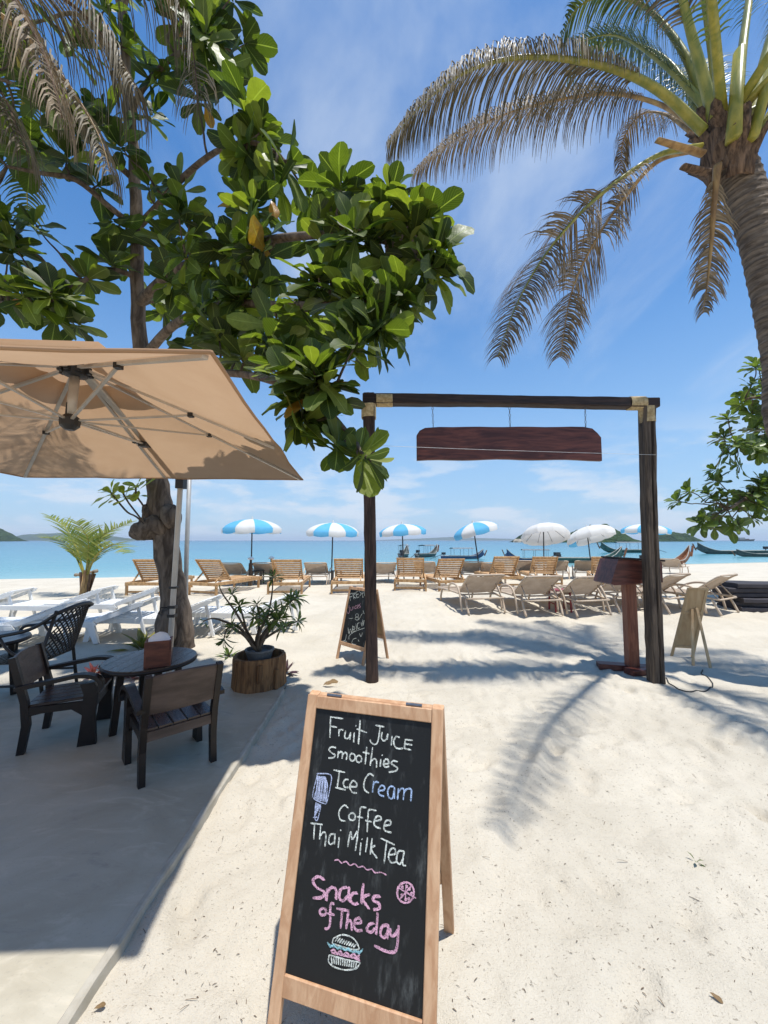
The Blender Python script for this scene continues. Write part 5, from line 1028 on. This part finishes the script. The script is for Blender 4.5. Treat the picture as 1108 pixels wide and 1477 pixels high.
br_ = [[(365, 925, 0), (350, 900, 0), (338, 880, .05), (322, 858, .05), (316, 845, .05)], [(362, 925, 0), (345, 905, -.1), (328, 898, -.2), (308, 892, -.2), (293, 896, -.2)], [(370, 920, 0), (385, 890, .05), (392, 860, .05), (394, 830, .05)], [(375, 922, 0), (395, 895, -.05), (415, 872, -.1), (430, 860, -.1)], [(378, 925, 0), (400, 910, .1), (420, 900, .15), (432, 895, .15)], [(360, 925, 0), (352, 895, .15), (345, 872, .2), (333, 855, .2)], [(372, 920, 0), (375, 890, .1), (370, 870, .15)], [(376, 925, -.05), (390, 905, -.15), (405, 890, -.2)], [(362, 928, -.1), (350, 915, -.15), (330, 905, -.2), (322, 925, -.22)], [(380, 925, .1), (405, 885, .15), (422, 862, .15)], [(372, 925, -.1), (382, 895, -.15), (398, 878, -.15)]]
for i, b in enumerate(br_):
    q = catmull([base] + [at(x, y, pd + dd) for x, y, dd in b], 5); n = len(q); MB().tube(q, [0.019 - 0.013 * k_ / (n - 1) for k_ in range(n)], 8).build('branch', 'twig', pot, smooth=True)
    tip = q[-1]; dirn = (q[-1] - q[-3]).normalized()
    if i not in (0, 1): 
        rosette(lv, tip, dirn + V((0, -0.2, 0.3)), 15, 0.14, rs, (0.3, 1.9))
        for k_ in range(2 if i > 2 else 0):
            p = q[int(n * rs.uniform(0.55, 0.9))]; rosette(lv, p + V((rs.uniform(-.05, .05), rs.uniform(-.05, .05), rs.uniform(0, .06))), V((rs.uniform(-.6, .6), rs.uniform(-.6, .3), 0.7)), 12, 0.135, rs, (0.3, 1.8))
    else: rosette(lv, tip, dirn + V((0, 0, 0.3)), 6, 0.07, rs)
leaves_to_objects(lv, pot, 'leaf_dark', [SLEN], 300, rs=rs)
def spiky(name, label, p, n, L, mat, seed, spread=(0.15, 1.4), cat='plant'):
    rs = random.Random(seed); t = thing(name, label, cat, p); lv = []; rosette(lv, V(p) + V((0, 0, 0.03)), V((0, 0, 1)), n, L, rs, spread); leaves_to_objects([(M_, 0, s_) for M_, v_, s_ in lv], t, mat, [SLEN], 300, rs=rs)
    MB().tube([V(p) + V((0, 0, -0.03)), V(p) + V((0, 0, 0.05))], 0.02, 7).build('stem', 'twig', t); return t
p = hit(412, 975); spiky('spiky_plant', 'dark purple spiky plant at the foot of the log planter', (p.x - 0.02, p.y + 0.03, p.z), 22, 0.19, 'leaf_purple', 1)
p = hit(222, 925); spiky('bromeliad', 'yellow green bromeliad growing at the foot of the tree trunk', (p.x, p.y - 0.30, sandz(p.x, p.y - 0.3)), 24, 0.36, 'brom', 2, (0.1, 1.25))
p = hit(345, 958); spiky('spiky_plant', 'small green plant sprouting behind the log planter', (p.x - 0.25, p.y + 0.3, sandz(p.x - 0.25, p.y + 0.3)), 14, 0.22, 'leaf_dark', 8)
for i, (px, py) in enumerate(((134, 974), (154, 972), (173, 973), (192, 975))):
    p = onz(px, py, 0.02); p.y = max(p.y, 4.5); spiky('red_leaf_plant', ('small red leaved plant behind the round table, ' + ('nearest the left chair', 'second from the left chair', 'third from the left chair', 'nearest the napkin box')[i]), (at(px, py, p.y).x, p.y, sandz(p.x, p.y)), 18, 0.19, 'leaf_red', 20 + i, (0.1, 1.5))['group'] = 'red leaved plants behind the round table'
# ================================================================== LOUNGERS
def teak_lounger():
    t = thing('teak_lounger', 'x', 'sun lounger'); hw = 0.42; bw = 0.385
    for s in (-1, 1):
        MB().bar((s * hw, -0.62, 0.30), (s * hw, 1.30, 0.30), 0.035, 0.085, (0, 0, 1), 0.004).build('side_rail', 'teak', t)
        for y in (-0.56, 1.15): MB().bar((s * hw, y, 0.0), (s * hw, y, 0.262), 0.05, 0.06, (0, 1, 0), 0.004).build('leg', 'teak', t)
        MB().bar((s * (bw - 0.02), 0.02, 0.36), (s * (bw - 0.02), -0.42, 0.89), 0.035, 0.05, (0, 0.77, 0.64), 0.004).build('back_stile', 'teak', t)
        MB().bar((s * (hw - 0.10), -0.18, 0.58), (s * (hw - 0.10), -0.48, 0.345), 0.03, 0.03).build('back_prop', 'teak', t)
    for y in (-0.60, 1.28): MB().bar((-hw + 0.02, y, 0.30), (hw - 0.02, y, 0.30), 0.035, 0.08, (0, 0, 1), 0.004).build('end_rail', 'teak', t)
    MB().bar((-hw + 0.02, -0.56, 0.10), (hw - 0.02, -0.56, 0.10), 0.03, 0.05).build('stretcher', 'teak', t)
    sl = MB().bar((-hw + 0.02, 0, 0), (hw - 0.02, 0, 0), 0.062, 0.016, (0, 0, 1), 0.003).build('seat_slat', 'teak', t)
    for i in range(13):
        o = sl if i == 0 else sl.copy()
        if i: C.objects.link(o)
        o.location = (0, 0.09 + 0.088 * i, 0.352)
    bs = MB().bar((-bw + 0.035, 0, 0), (bw - 0.035, 0, 0), 0.052, 0.016, (0, 0, 1), 0.003).build('back_slat', 'teak', t)
    for i in range(9):
        o = bs if i == 0 else bs.copy()
        if i: C.objects.link(o)
        f = 0.06 + 0.105 * i; o.location = (0, 0.02 - 0.44 * f + 0.012, 0.36 + 0.53 * f + 0.012); o.rotation_euler = (math.atan2(0.53, -0.44), 0, 0)
    MB().bar((-bw, -0.42, 0.89), (bw, -0.42, 0.89), 0.05, 0.035, (0, 0, 1), 0.006).build('head_rail', 'teak', t)
    return t
tk = teak_lounger(); G_ = 'teak loungers in the row by the water'
rot = lambda d: math.radians(d)
where = ['farthest left, left of the tree trunk', 'just right of the tree trunk, turned to the right', 'behind the potted shrub', 'just left of the left gate post', 'just right of the left gate post', 'turned left, second right of the left gate post', 'third right of the left gate post', 'fourth right of the left gate post', 'partly behind the lectern']
for i, (px, py, a, dz) in enumerate(((207, 859, 2, 0), (292, 859, -18, 0), (411, 858, 4, 0), (502, 857, 2, 0), (592, 853, -5, 0), (655, 853, 12, 0), (735, 849, 5, 0), (790, 845, -6, 0), (876, 846, -24, 0))):
    p = hit(px, py); dy_ = V((-math.sin(rot(a)), math.cos(rot(a)), 0)) * 0.56; q = p + dy_
    place(tk, i == 0, (q.x, q.y, sandz(q.x, q.y) - 0.015), rot(a), 'golden teak slatted lounger, ' + where[i], G_)
def sling_lounger():
    t = thing('sling_lounger', 'x', 'sun lounger'); hw = 0.375
    def sheet(name, pts, w_, mat='sling', sagx=0.02):
        m = MB(); n = 6
        for p in pts:
            for i in range(n + 1): u = i / n * 2 - 1; m.v.append((u * w_, p[0], p[1] - sagx * (1 - u * u)))
        m.f = [(j * (n + 1) + i, j * (n + 1) + i + 1, (j + 1) * (n + 1) + i + 1, (j + 1) * (n + 1) + i) for j in range(len(pts) - 1) for i in range(n)]
        o = m.build(name, mat, t, smooth=True, fixn=False); return o
    back = [(0.0, 0.36), (-0.13, 0.455), (-0.30, 0.59), (-0.46, 0.71), (-0.53, 0.745)]; seat = [(0.03, 0.365), (0.3, 0.35), (0.65, 0.355), (1.0, 0.345), (1.25, 0.33)]
    sheet('back_sling', back, hw - 0.01); sheet('seat_sling', seat, hw - 0.01)
    for s in (-1, 1):
        MB().tube(catmull([V((s * hw, y, z)) for y, z in back], 3), 0.02, 7).build('back_tube', 'taupe_frame', t, smooth=True)
        MB().tube(catmull([V((s * hw, -0.5, 0.30)), V((s * hw, 0.0, 0.34)), V((s * hw, 0.6, 0.34)), V((s * hw, 1.27, 0.325))], 4), 0.022, 7).build('side_tube', 'taupe_frame', t, smooth=True)
        MB().tube(catmull([V((s * (hw + 0.01), -0.38, 0.30)), V((s * (hw + 0.02), -0.45, 0.15)), V((s * (hw + 0.01), -0.52, 0.0))], 4), 0.022, 7).build('rear_leg', 'taupe_frame', t, smooth=True)
        MB().tube(catmull([V((s * (hw + 0.01), 0.95, 0.33)), V((s * (hw + 0.02), 1.02, 0.15)), V((s * (hw + 0.01), 1.06, 0.0))], 4), 0.022, 7).build('front_leg', 'taupe_frame', t, smooth=True)
        MB().tube(catmull([V((s * (hw + 0.06), -0.30, 0.02)), V((s * (hw + 0.07), -0.22, 0.33)), V((s * (hw + 0.07), -0.08, 0.50)), V((s * (hw + 0.07), 0.18, 0.53)), V((s * (hw + 0.06), 0.40, 0.46)), V((s * (hw + 0.02), 0.52, 0.35))], 5), 0.024, 7, flat=0.8).build('armrest', 'taupe_frame', t, smooth=True)
        MB().tube([V((s * (hw - 0.05), -0.26, 0.555)), V((s * (hw - 0.04), -0.46, 0.31))], 0.012, 6).build('back_prop', 'taupe_frame', t, smooth=True)
    MB().tube([V((-hw, -0.53, 0.745)), V((-hw + 0.06, -0.55, 0.76)), V((hw - 0.06, -0.55, 0.76)), V((hw, -0.53, 0.745))], 0.02, 7).build('head_tube', 'taupe_frame', t, smooth=True)
    for y, z in ((-0.5, 0.295), (1.27, 0.32), (-0.16, 0.335)): MB().tube([V((-hw, y, z)), V((hw, y, z))], 0.018, 7).build('cross_tube', 'taupe_frame', t, smooth=True)
    return t
sg = sling_lounger(); Gf = 'taupe sling loungers in the front row'; Gb = 'taupe sling loungers by the water'
lab_f = ['first from the left in the front row', 'second in the front row beside the red stool', 'third in the front row, left of the lectern', 'behind the lectern column', 'right of the gate post behind the plywood board', 'rightmost in the front row beside the dark mats']
for i, (px, py, a) in enumerate(((703, 887, 12), (786, 891, 10), (858, 890, 14), (915, 884, 20), (983, 886, 27), (1054, 889, 30))):
    p = hit(px, py); d_ = V((-math.sin(rot(a)), math.cos(rot(a)), 0)) * 0.52; q = p + d_
    place(sg, i == 0, (q.x, q.y, sandz(q.x, q.y) - 0.012), rot(a), 'taupe sling lounger, ' + lab_f[i], Gf)
lab_b = ['far left by the water, right of the tree trunk', 'beside the lounger behind the potted shrub', 'alone between two teak loungers left of the gate', 'just right of the left gate post by the water', 'angled behind the teak lounger right of the left gate post', 'behind the fourth blue and white umbrella pole', 'by the water left of the fan shaped white umbrella', 'under the first plain white umbrella', 'by the water left of the lectern', 'under the second plain white umbrella', 'alone near the brown boat prow']
for i, (px, py, a) in enumerate(((330, 845, -6), (380, 844, 5), (454, 844, 0), (557, 842, 10), (612, 841, -14), (683, 840, -10), (712, 842, -12), (757, 838, -20), (806, 836, -16), (846, 836, -22), (966, 828, -50))):
    p = hit(px, py); d_ = V((-math.sin(rot(a)), math.cos(rot(a)), 0)) * 0.52; q = p + d_
    place(sg, False, (q.x, q.y, sandz(q.x, q.y) - 0.012), rot(a), 'taupe sling lounger, ' + lab_b[i], Gb, 0.92)
def plastic_lounger():                                        # lies along +x with its raised head at +x
    t = thing('plastic_lounger', 'x', 'sun lounger'); hw = 0.31
    for s in (-1, 1):
        m = MB(); prof = [(-1.25, 0.33), (-1.1, 0.36), (0.0, 0.33), (0.05, 0.27), (-0.1, 0.24), (-0.6, 0.27), (-1.1, 0.29), (-1.22, 0.28)]; m.prism([V((x, s * hw - 0.02, z)) for x, z in prof], (0, 0.04, 0)); m.build('side_frame', 'white_plastic', t)
        for x0, x1 in ((-1.08, -1.15), (-0.05, 0.06)):
            m = MB(); m.prism([V((x0 - 0.05, s * hw - 0.025, 0.3)), V((x0 + 0.06, s * hw - 0.025, 0.3)), V((x1 + 0.035, s * hw - 0.025, 0)), V((x1 - 0.035, s * hw - 0.025, 0))], (0, 0.05, 0)); m.build('leg', 'white_plastic', t)
        m = MB(); m.prism([V((x, s * (hw - 0.01) - 0.018, z)) for x, z in ((-0.02, 0.34), (0.30, 0.46), (0.64, 0.60), (0.71, 0.605), (0.68, 0.55), (0.34, 0.41), (0.05, 0.30))], (0, 0.036, 0)); m.build('back_side', 'white_plastic', t)
        MB().bar((0.60, s * (hw - 0.05), 0.56), (0.74, s * (hw - 0.05), 0.03), 0.05, 0.035, (0, 1, 0), 0.008).build('back_prop', 'white_plastic', t)
    sl = MB().bar((0, -hw + 0.015, 0), (0, hw - 0.015, 0), 0.07, 0.016, (0, 0, 1), 0.004).build('seat_slat', 'white_plastic', t)
    for i in range(13):
        o = sl if i == 0 else sl.copy()
        if i: C.objects.link(o)
        o.location = (-1.15 + 0.09 * i, 0, 0.352 - 0.0015 * i)
    for i in range(8):
        o = sl.copy(); o.name = 'back_slat'; C.objects.link(o); f = i / 7; o.location = (0.05 + 0.58 * f, 0, 0.37 + 0.235 * f + 0.012 * math.sin(f * 3.14)); o.rotation_euler = (0, -math.atan2(0.235, 0.58), 0)
    MB().bar((0.68, -hw + 0.02, 0.06), (0.68, hw - 0.02, 0.06), 0.035, 0.05).build('stretcher', 'white_plastic', t)
    return t
pl = plastic_lounger(); Gw = 'white plastic loungers behind the patio'
lab_w = ['left behind the rattan chair', 'centre, just left of the tree trunk', 'right of the tree trunk behind the potted shrub', 'cut by the left edge behind the patio', 'farther row, between the rattan chair and the trunk', 'farther row, touching the left side of the trunk', 'mostly hidden behind the potted shrub']
for i, (px, py, a) in enumerate(((98, 930, 8), (210, 926, 6), (308, 920, 5), (22, 903, 10), (148, 900, 8), (228, 898, 6), (428, 912, 4))):
    p = hit(px, py); q = p + Matrix.Rotation(rot(a), 3, 'Z') @ V((-0.74, 0.26, 0)); place(pl, i == 0, (q.x, q.y, sandz(q.x, q.y) - 0.01), rot(a), 'white plastic lounger, ' + lab_w[i], Gw)
# ================================================================== BEACH UMBRELLAS
def beach_umbrella(base, top_px, tilt, Rr, rise, blues, label, rim, face, nseg=10, seed=0):
    base = V(base); ap = V(top_px); ax = (ap - base).normalized(); t = thing('beach_umbrella', label, 'beach umbrella', base, 'beach umbrellas by the water')
    MB().tube([base + ax * -0.15, ap + ax * 0.06], 0.022, 8).build('pole', 'pole_dark', t, smooth=True)
    nrm = (ax + V(tilt)).normalized(); u = V((1, 0, 0)) - nrm * nrm.x; u.normalize(); v = nrm.cross(u)
    pf = lambda a, r, z: ap + u * (math.cos(a) * r) + v * (math.sin(a) * r) + nrm * z
    for i in range(nseg):
        a0, a1 = 6.28318 * i / nseg + seed, 6.28318 * (i + 1) / nseg + seed; m = MB(); n, r = 4, 6
        for j in range(r + 1):
            f = j / r; rr = Rr * math.sin(f * 1.25) / math.sin(1.25); z = -rise * (1 - math.cos(f * 1.25)) / (1 - math.cos(1.25))
            for q in range(n + 1):
                g = q / n; sag = 0.05 * f * 4 * g * (1 - g); m.v.append(tuple(pf(a0 + (a1 - a0) * g, rr * (1 - sag * 0.5), z - sag * 0.3)))
        for q in range(n + 1): g = q / n; m.v.append(tuple(pf(a0 + (a1 - a0) * g, Rr * (0.985 - 0.02 * 4 * g * (1 - g)), -rise - 0.13 - 0.03 * math.sin(math.pi * g))))
        m.f = [(j * (n + 1) + q, j * (n + 1) + q + 1, (j + 1) * (n + 1) + q + 1, (j + 1) * (n + 1) + q) for j in range(r + 1) for q in range(n)]
        o = m.build('panel', 'um_blue' if (blues == 2 and i % 2 == 0) or (blues == 1 and i == 1) else 'um_white', t, smooth=True, fixn=False)
        MB().tube([pf(a0, 0.03, -0.02), pf(a0, Rr * 0.6, -rise * 0.42 - 0.03), pf(a0, Rr * 0.98, -rise - 0.03)], 0.007, 5).build('rib', 'pole_dark' if blues < 2 else 'alu', t)
    MB().lathe(ap + V((0, 0, -0.01)), [(0.05, 0), (0.03, 0.05), (0.008, 0.10)], 8).build('finial', 'um_white', t)
    return t
ul = ['leftmost blue and white scalloped beach umbrella', 'blue and white beach umbrella just left of the left gate post', 'blue and white beach umbrella just right of the left gate post', 'blue and white beach umbrella leaning left, under the hanging plank', 'plain white ribbed beach umbrella tilted to the camera, left of the pair', 'plain white ribbed beach umbrella tilted to the camera, right of the pair', 'white and pale blue beach umbrella hidden by the right gate post']
for i, (bx, by, tx, ty, wpx, tilt, bl_, ri) in enumerate(((362, 842, 364, 749, 84, (0, 0, 0), 2, 0.40), (478, 840, 480.5, 754, 76, (0, -0.05, 0), 2, 0.42), (583, 838, 580, 756, 68, (-0.03, -0.02, 0), 2, 0.40), (694, 838, 682, 754, 66, (-0.16, 0.0, 0), 2, 0.46), (785, 836, 784, 757, 66, (0, 0.34, 0), 0, 0.50), (855, 834, 846, 760, 66, (-0.12, 0.28, 0), 1, 0.5), (932, 832, 931, 756, 62, (0, 0.0, 0), 2, 0.42))):
    b = hit(bx, by); tpt = at(tx, ty, b.y); beach_umbrella((b.x, b.y, sandz(b.x, b.y)), tpt, tilt, wpx / 2 / FPX * b.y, ri * wpx / 84 * (0.78 if bl_ == 2 else 1.0), bl_, ul[i], 0, 0, seed=0.2 * i + 0.1)
# posts, stools, mats, driftwood
for i, (px, py, hpx, lab) in enumerate(((361, 845, 40, 'weathered wooden post with white capped lamp under the leftmost beach umbrella'), (391, 842, 38, 'weathered wooden post with white capped lamp beside the potted shrub'))):
    b = hit(px, py); h_ = hpx / FPX * b.y; t = thing('lamp_post', lab, 'post', b, 'wooden lamp posts on the beach')
    MB().bar(b + V((0, 0, -0.1)), b + V((0, 0, h_ * 0.8)), 0.10, 0.10, (0, 1, 0), 0.012).build('post', 'grey_wood', t); MB().tube([b + V((0, 0, h_ * 0.8)), b + V((0, 0, h_ * 0.94))], 0.035, 8).build('lamp_neck', 'pole_dark', t); MB().lathe(b + V((0, 0, h_ * 0.93)), [(0.09, 0), (0.10, 0.03), (0.06, 0.07), (0.01, 0.09)], 12).build('cap', 'white_plastic', t)
def stool(px, py, hz, wz, mat, label):
    b = hit(px, py); b.z = sandz(b.x, b.y); t = thing('side_table', label, 'side table', b)
    for sx2 in (-1, 1):
        for sy2 in (-1, 1): MB().bar(b + V((sx2 * wz * 0.5, sy2 * wz * 0.5, -0.02)), b + V((sx2 * wz * 0.46, sy2 * wz * 0.46, hz - 0.015)), 0.03, 0.03, (0, 1, 0)).build('leg', mat, t)
        MB().bar(b + V((sx2 * wz * 0.48, -wz * 0.45, hz * 0.35)), b + V((sx2 * wz * 0.48, wz * 0.45, hz * 0.35)), 0.02, 0.02).build('stretcher', mat, t)
    MB().box(b + V((0, 0, hz)), (wz * 1.15, wz * 1.15, 0.025)).build('top', mat, t)
stool(372, 843, 0.42, 0.28, 'pole_dark', 'small black side table below the leftmost beach umbrella'); stool(486, 842, 0.42, 0.28, 'pole_dark', 'small black side table left of the gate post by the water'); stool(808, 880, 0.42, 0.32, 'stool', 'small red side table between two front row sling loungers')
mb0 = hit(1086, 884)
for i in range(6):
    m = MB(); L = 2.2; rs = random.Random(i); a = rot(-4 + rs.uniform(-4, 4)); c = V((mb0.x + 0.85 + rs.uniform(-.1, .1), mb0.y + 0.3, mb0.z + 0.055 + 0.0945 * i)); d_ = V((math.cos(a), math.sin(a), 0))
    rings = []
    for k_ in range(9):
        f = k_ / 8 - 0.5; p = c + d_ * L * f + V((0, 0, 0.008 * math.sin(f * 9 + i))); w_ = 0.34 * (1 if abs(f) < 0.45 else 0.9); sd_ = V((-d_.y, d_.x, 0)); rings.append([p + sd_ * x + V((0, 0, z)) for x, z in ((-w_, -0.03), (-w_ * 0.95, -0.046), (w_ * 0.95, -0.046), (w_, -0.03), (w_, 0.03), (w_ * 0.95, 0.046), (-w_ * 0.95, 0.046), (-w_, 0.03))])
    loft(m, rings); tag(m.build('beach_mat', 'mat_dark', base=(c.x, c.y, c.z - 0.05), smooth=False), ('dark padded mat at the right edge, ' + ('bottom of the stack', 'second from the bottom', 'third from the bottom', 'third from the top', 'second from the top', 'top of the stack')[i]), 'mat', 'dark mats stacked at the right edge')
rs = random.Random(77)
dl = ['longest, lying flat', 'short and left', 'in the middle, propped', 'farthest right', 'thin and on top']
for i, (x0, y0, x1, y1, r_) in enumerate(((58, 834, 118, 832, 0.10), (62, 829, 92, 826, 0.09), (80, 829, 128, 826, 0.08), (108, 834, 140, 832, 0.07), (70, 826, 122, 823, 0.05))):
    a = hit(x0, y0); b = at(x1, y1, a.y - 0.15); a = a + V((0, 0, 0.05 + 0.03 * i)); b.z = float(ground(b.x, b.y)) + 0.10 + 0.07 * i
    pth = wobble_path(a, b, rs, 5, 0.05); tag(MB().tube(pth, [r_ * rs.uniform(0.7, 1.15) for _ in pth], 8).build('driftwood', 'drift', base=a, smooth=True), 'pale driftwood log at the waterline left of the young palm, ' + dl[i], 'driftwood', 'driftwood pile at the waterline')
# ================================================================== BOATS
def longtail(loc, rz, L, hull, label, canopy=True, scale=1.0, prow=1.5):
    t = thing('longtail_boat', label, 'boat', (0, 0, 0), 'longtail boats on the water'); st = []; n = 14
    m = MB()
    for i in range(n + 1):
        f = i / n; x = (f - 0.5) * L; wd = 0.75 * math.sin(math.pi * min(1, 0.16 + f * 0.84)) ** 0.7 * (1 if f < 0.9 else 1 - (f - 0.9) * 6) + 0.05; top = 0.45 + 0.12 * (1 - f) + prow * max(0, (f - 0.66) / 0.34) ** 2.2; bot = -0.2 + (prow * 0.8) * max(0, (f - 0.78) / 0.22) ** 2.0
        xx = x + 0.35 * max(0, (f - 0.85) / 0.15); st.append([V((xx, 0, bot)), V((x, -wd * 0.7, bot + (top - bot) * 0.35)), V((x, -wd, top)), V((x, -wd * 0.86, top)), V((x, -wd * 0.55, bot + (top - bot) * 0.55)), V((x, wd * 0.55, bot + (top - bot) * 0.55)), V((x, wd * 0.86, top)), V((x, wd, top)), V((x, wd * 0.7, bot + (top - bot) * 0.35))])
    loft(m, st); m.build('hull', hull, t)
    for s in (2, 7): MB().tube([r[s] for r in st], 0.045, 6).build('gunwale', 'boat_trim', t)
    e = st[-1][0]; MB().bar(e + V((-0.1, 0, -0.3)), e + V((0.35, 0, prow * 0.55)), 0.12, 0.22, (0, 1, 0), 0.02).build('prow', 'hull_brown', t)
    if canopy:
        for x in (-0.25, -0.02, 0.18):
            for s in (-0.6, 0.6): MB().tube([V((x * L, s, 0.3)), V((x * L, s * 0.95, 1.75))], 0.03, 6).build('canopy_post', 'boat_trim', t)
        m = MB(); m.prism([V((-0.28 * L, y, 1.75 + 0.18 * (1 - (y / 0.75) ** 2))) for y in (-0.75, -0.4, 0, 0.4, 0.75)] + [V((-0.28 * L, y, 1.72 + 0.18 * (1 - (y / 0.75) ** 2))) for y in (0.75, 0.4, 0, -0.4, -0.75)], (0.5 * L, 0, 0)); m.build('canopy', 'tarp', t)
    for x in (-0.1, 0.12, 0.28): MB().bar(V((x * L, -0.55, 0.35)), V((x * L, 0.55, 0.35)), 0.2, 0.04).build('thwart', 'hull_brown', t)
    m = MB(); m.box(V((-0.46 * L, 0, 0.95)), (0.6, 0.4, 0.4)); m.tube([V((-0.46 * L, 0, 0.9)), V((-0.5 * L - 2.2, 0, 0.05))], 0.04, 6); m.tube([V((-0.44 * L, 0, 0.4)), V((-0.46 * L, 0, 0.8))], 0.06, 6); m.build('engine', 'pole_dark', t)
    t.location = loc; t.rotation_euler = (0, 0, rz); t.scale = (scale,) * 3; return t
def onsea(px, py): p = onz(px, py, SEA); return (p.x, p.y, SEA)
longtail(onsea(583, 803), rot(80), 8, 'hull_dark', 'small longtail boat moored end on behind the third beach umbrella pole', scale=0.75)
longtail(onsea(617, 803), rot(60), 8, 'hull_dark', 'small dark longtail boat moored right of the third beach umbrella', scale=0.75)
longtail(onsea(668, 806), rot(18), 8, 'hull_blue', 'blue hulled longtail boat left of the leaning blue and white umbrella', scale=0.62, prow=1.2)
longtail(onsea(770, 810), rot(172), 8, 'hull_blue', 'longtail boat with rear engine seen under the first plain white umbrella', scale=0.6, canopy=True)
longtail(onsea(850, 811), rot(14), 9, 'hull_green', 'long dark green longtail boat by the shore left of the lectern', canopy=False, scale=0.80, prow=1.3)
longtail(onsea(905, 797), rot(176), 9, 'hull_green', 'green longtail boat farther out behind the right gate post', canopy=True, scale=0.9)
longtail(onsea(962, 815), rot(25), 9, 'hull_brown', 'beached boat with tall brown prow right of the right gate post', canopy=False, scale=0.72, prow=1.7)
longtail(onsea(1058, 799), rot(174), 10, 'hull_dark', 'long low dark longtail boat moored right, farther one', canopy=False, scale=0.95, prow=1.3)
longtail(onsea(1110, 803), rot(174), 10, 'hull_dark', 'dark green longtail boat cut by the right edge of the picture', canopy=False, scale=0.72, prow=0.8)
sp_ = onz(1075, 781.0, SEA); shp = thing('ship', 'tiny dark ship on the horizon at the far right', 'ship', (at(1075, 780.2, 900).x, 900, SEA)); s0 = V((at(1075, 780, 900).x, 900, SEA))
m = MB(); m.prism([s0 + V((x, -3, z)) for x, z in ((-19, 4), (-17, -1), (16, -1), (20, 5), (12, 4.2))], (0, 6, 0)); m.build('hull', 'hull_dark', shp); m = MB(); m.box(s0 + V((-8, 0, 6)), (12, 5, 5)); m.build('bridge', 'boat_trim', shp); m = MB(); m.box(s0 + V((5, 0, 4.5)), (6, 4, 2.4)); m.build('cargo', 'hull_brown', shp)
# ================================================================== LITTER ON THE SAND
rs = random.Random(99); m = MB()
for i in range(3200):
    y = 0.95 + 6 * rs.random() ** 1.8; x = rs.uniform(-0.98, 0.9 + y * 0.95)
    if x < -0.98: continue
    z = sandz(x, y) + 0.002; L = rs.uniform(0.004, 0.016) * (3.0 if rs.random() < 0.05 else 1); a = rs.uniform(0, 6.28); w_ = rs.uniform(0.0007, 0.0018); d_ = V((math.cos(a), math.sin(a), rs.uniform(-.1, .3))); sd_ = V((-math.sin(a), math.cos(a), 0)); p = V((x, y, z)); b = len(m.v)
    for f in (0, 0.5, 1): 
        for s in (-1, 1): m.v.append(tuple(p + d_ * L * f + sd_ * s * w_ * (1 - 0.7 * abs(f - 0.4)) + V((0, 0, 0.002 * (f == 0.5)))))
    m.f += [(b, b + 1, b + 3, b + 2), (b + 2, b + 3, b + 5, b + 4)]
tag(m.build('beach_litter', 'litter', fixn=False), 'scattered twigs and dry leaf bits on the near sand', kind='stuff')
def fallen(px, py, L, a, label, tilt=0.35, mat='leaf_yellow'):
    p = hit(px, py); t = LEAF[3].build('fallen_leaf', mat, smooth=True); M_ = frame(V((math.cos(a), math.sin(a), tilt)), V((0, -0.3, 1)), V((p.x, p.y, sandz(p.x, p.y) + 0.012)), L); t.matrix_local = M_; tag(t, label, 'leaf')
MT['leaf_brown'] = leafmat('dry_brown_leaf', [(0, (0.16, 0.085, 0.035)), (1, (0.24, 0.14, 0.06))], 0.15, 0.6, rib=(0.3, 0.2, 0.1))
fallen(466, 993, 0.16, 0.3, 'curled dry brown leaf on the sand left of the near chalkboard top', 0.45, 'leaf_brown')
fallen(135, 1468, 0.032, 0.6, 'small reddish brown leaf on the sand by the kerb', 0.1, 'leaf_brown')
fallen(1024, 1440, 0.035, -0.8, 'small grey leaf on the sand at the lower right', 0.1, 'leaf_brown')
p = hit(1005, 1240); tw = thing('green_sprig', 'small green sprig lying on the sand at the right', 'sprig', (p.x, p.y, sandz(p.x, p.y))); lv = []
rosette(lv, V((p.x, p.y, sandz(p.x, p.y) + 0.012)), V((0.6, 0.2, 0.6)), 7, 0.05, random.Random(3), (0.8, 1.7)); leaves_to_objects([(a, 0, c) for a, b, c in lv], tw, 'leaf_dark', [SLEN], 20)

# ================================================================== HAZE
def haze():
    k = NT('haze_air'); pv = k.n('ShaderNodeVolumePrincipled'); pv.inputs['Color'].default_value = (0.80, 0.90, 1.0, 1); pv.inputs['Density'].default_value = 0.00012; pv.inputs['Anisotropy'].default_value = 0.1
    k.l(pv.outputs[0], k.out.inputs['Volume'])
    m = MB(); z0, z1 = -60.0, 140.0; m.box((0, 0, (z0 + z1) / 2), (40400, 40400, z1 - z0)); o = m.build('haze', k.m); tag(o, 'thin sea haze', kind='stuff')
haze()
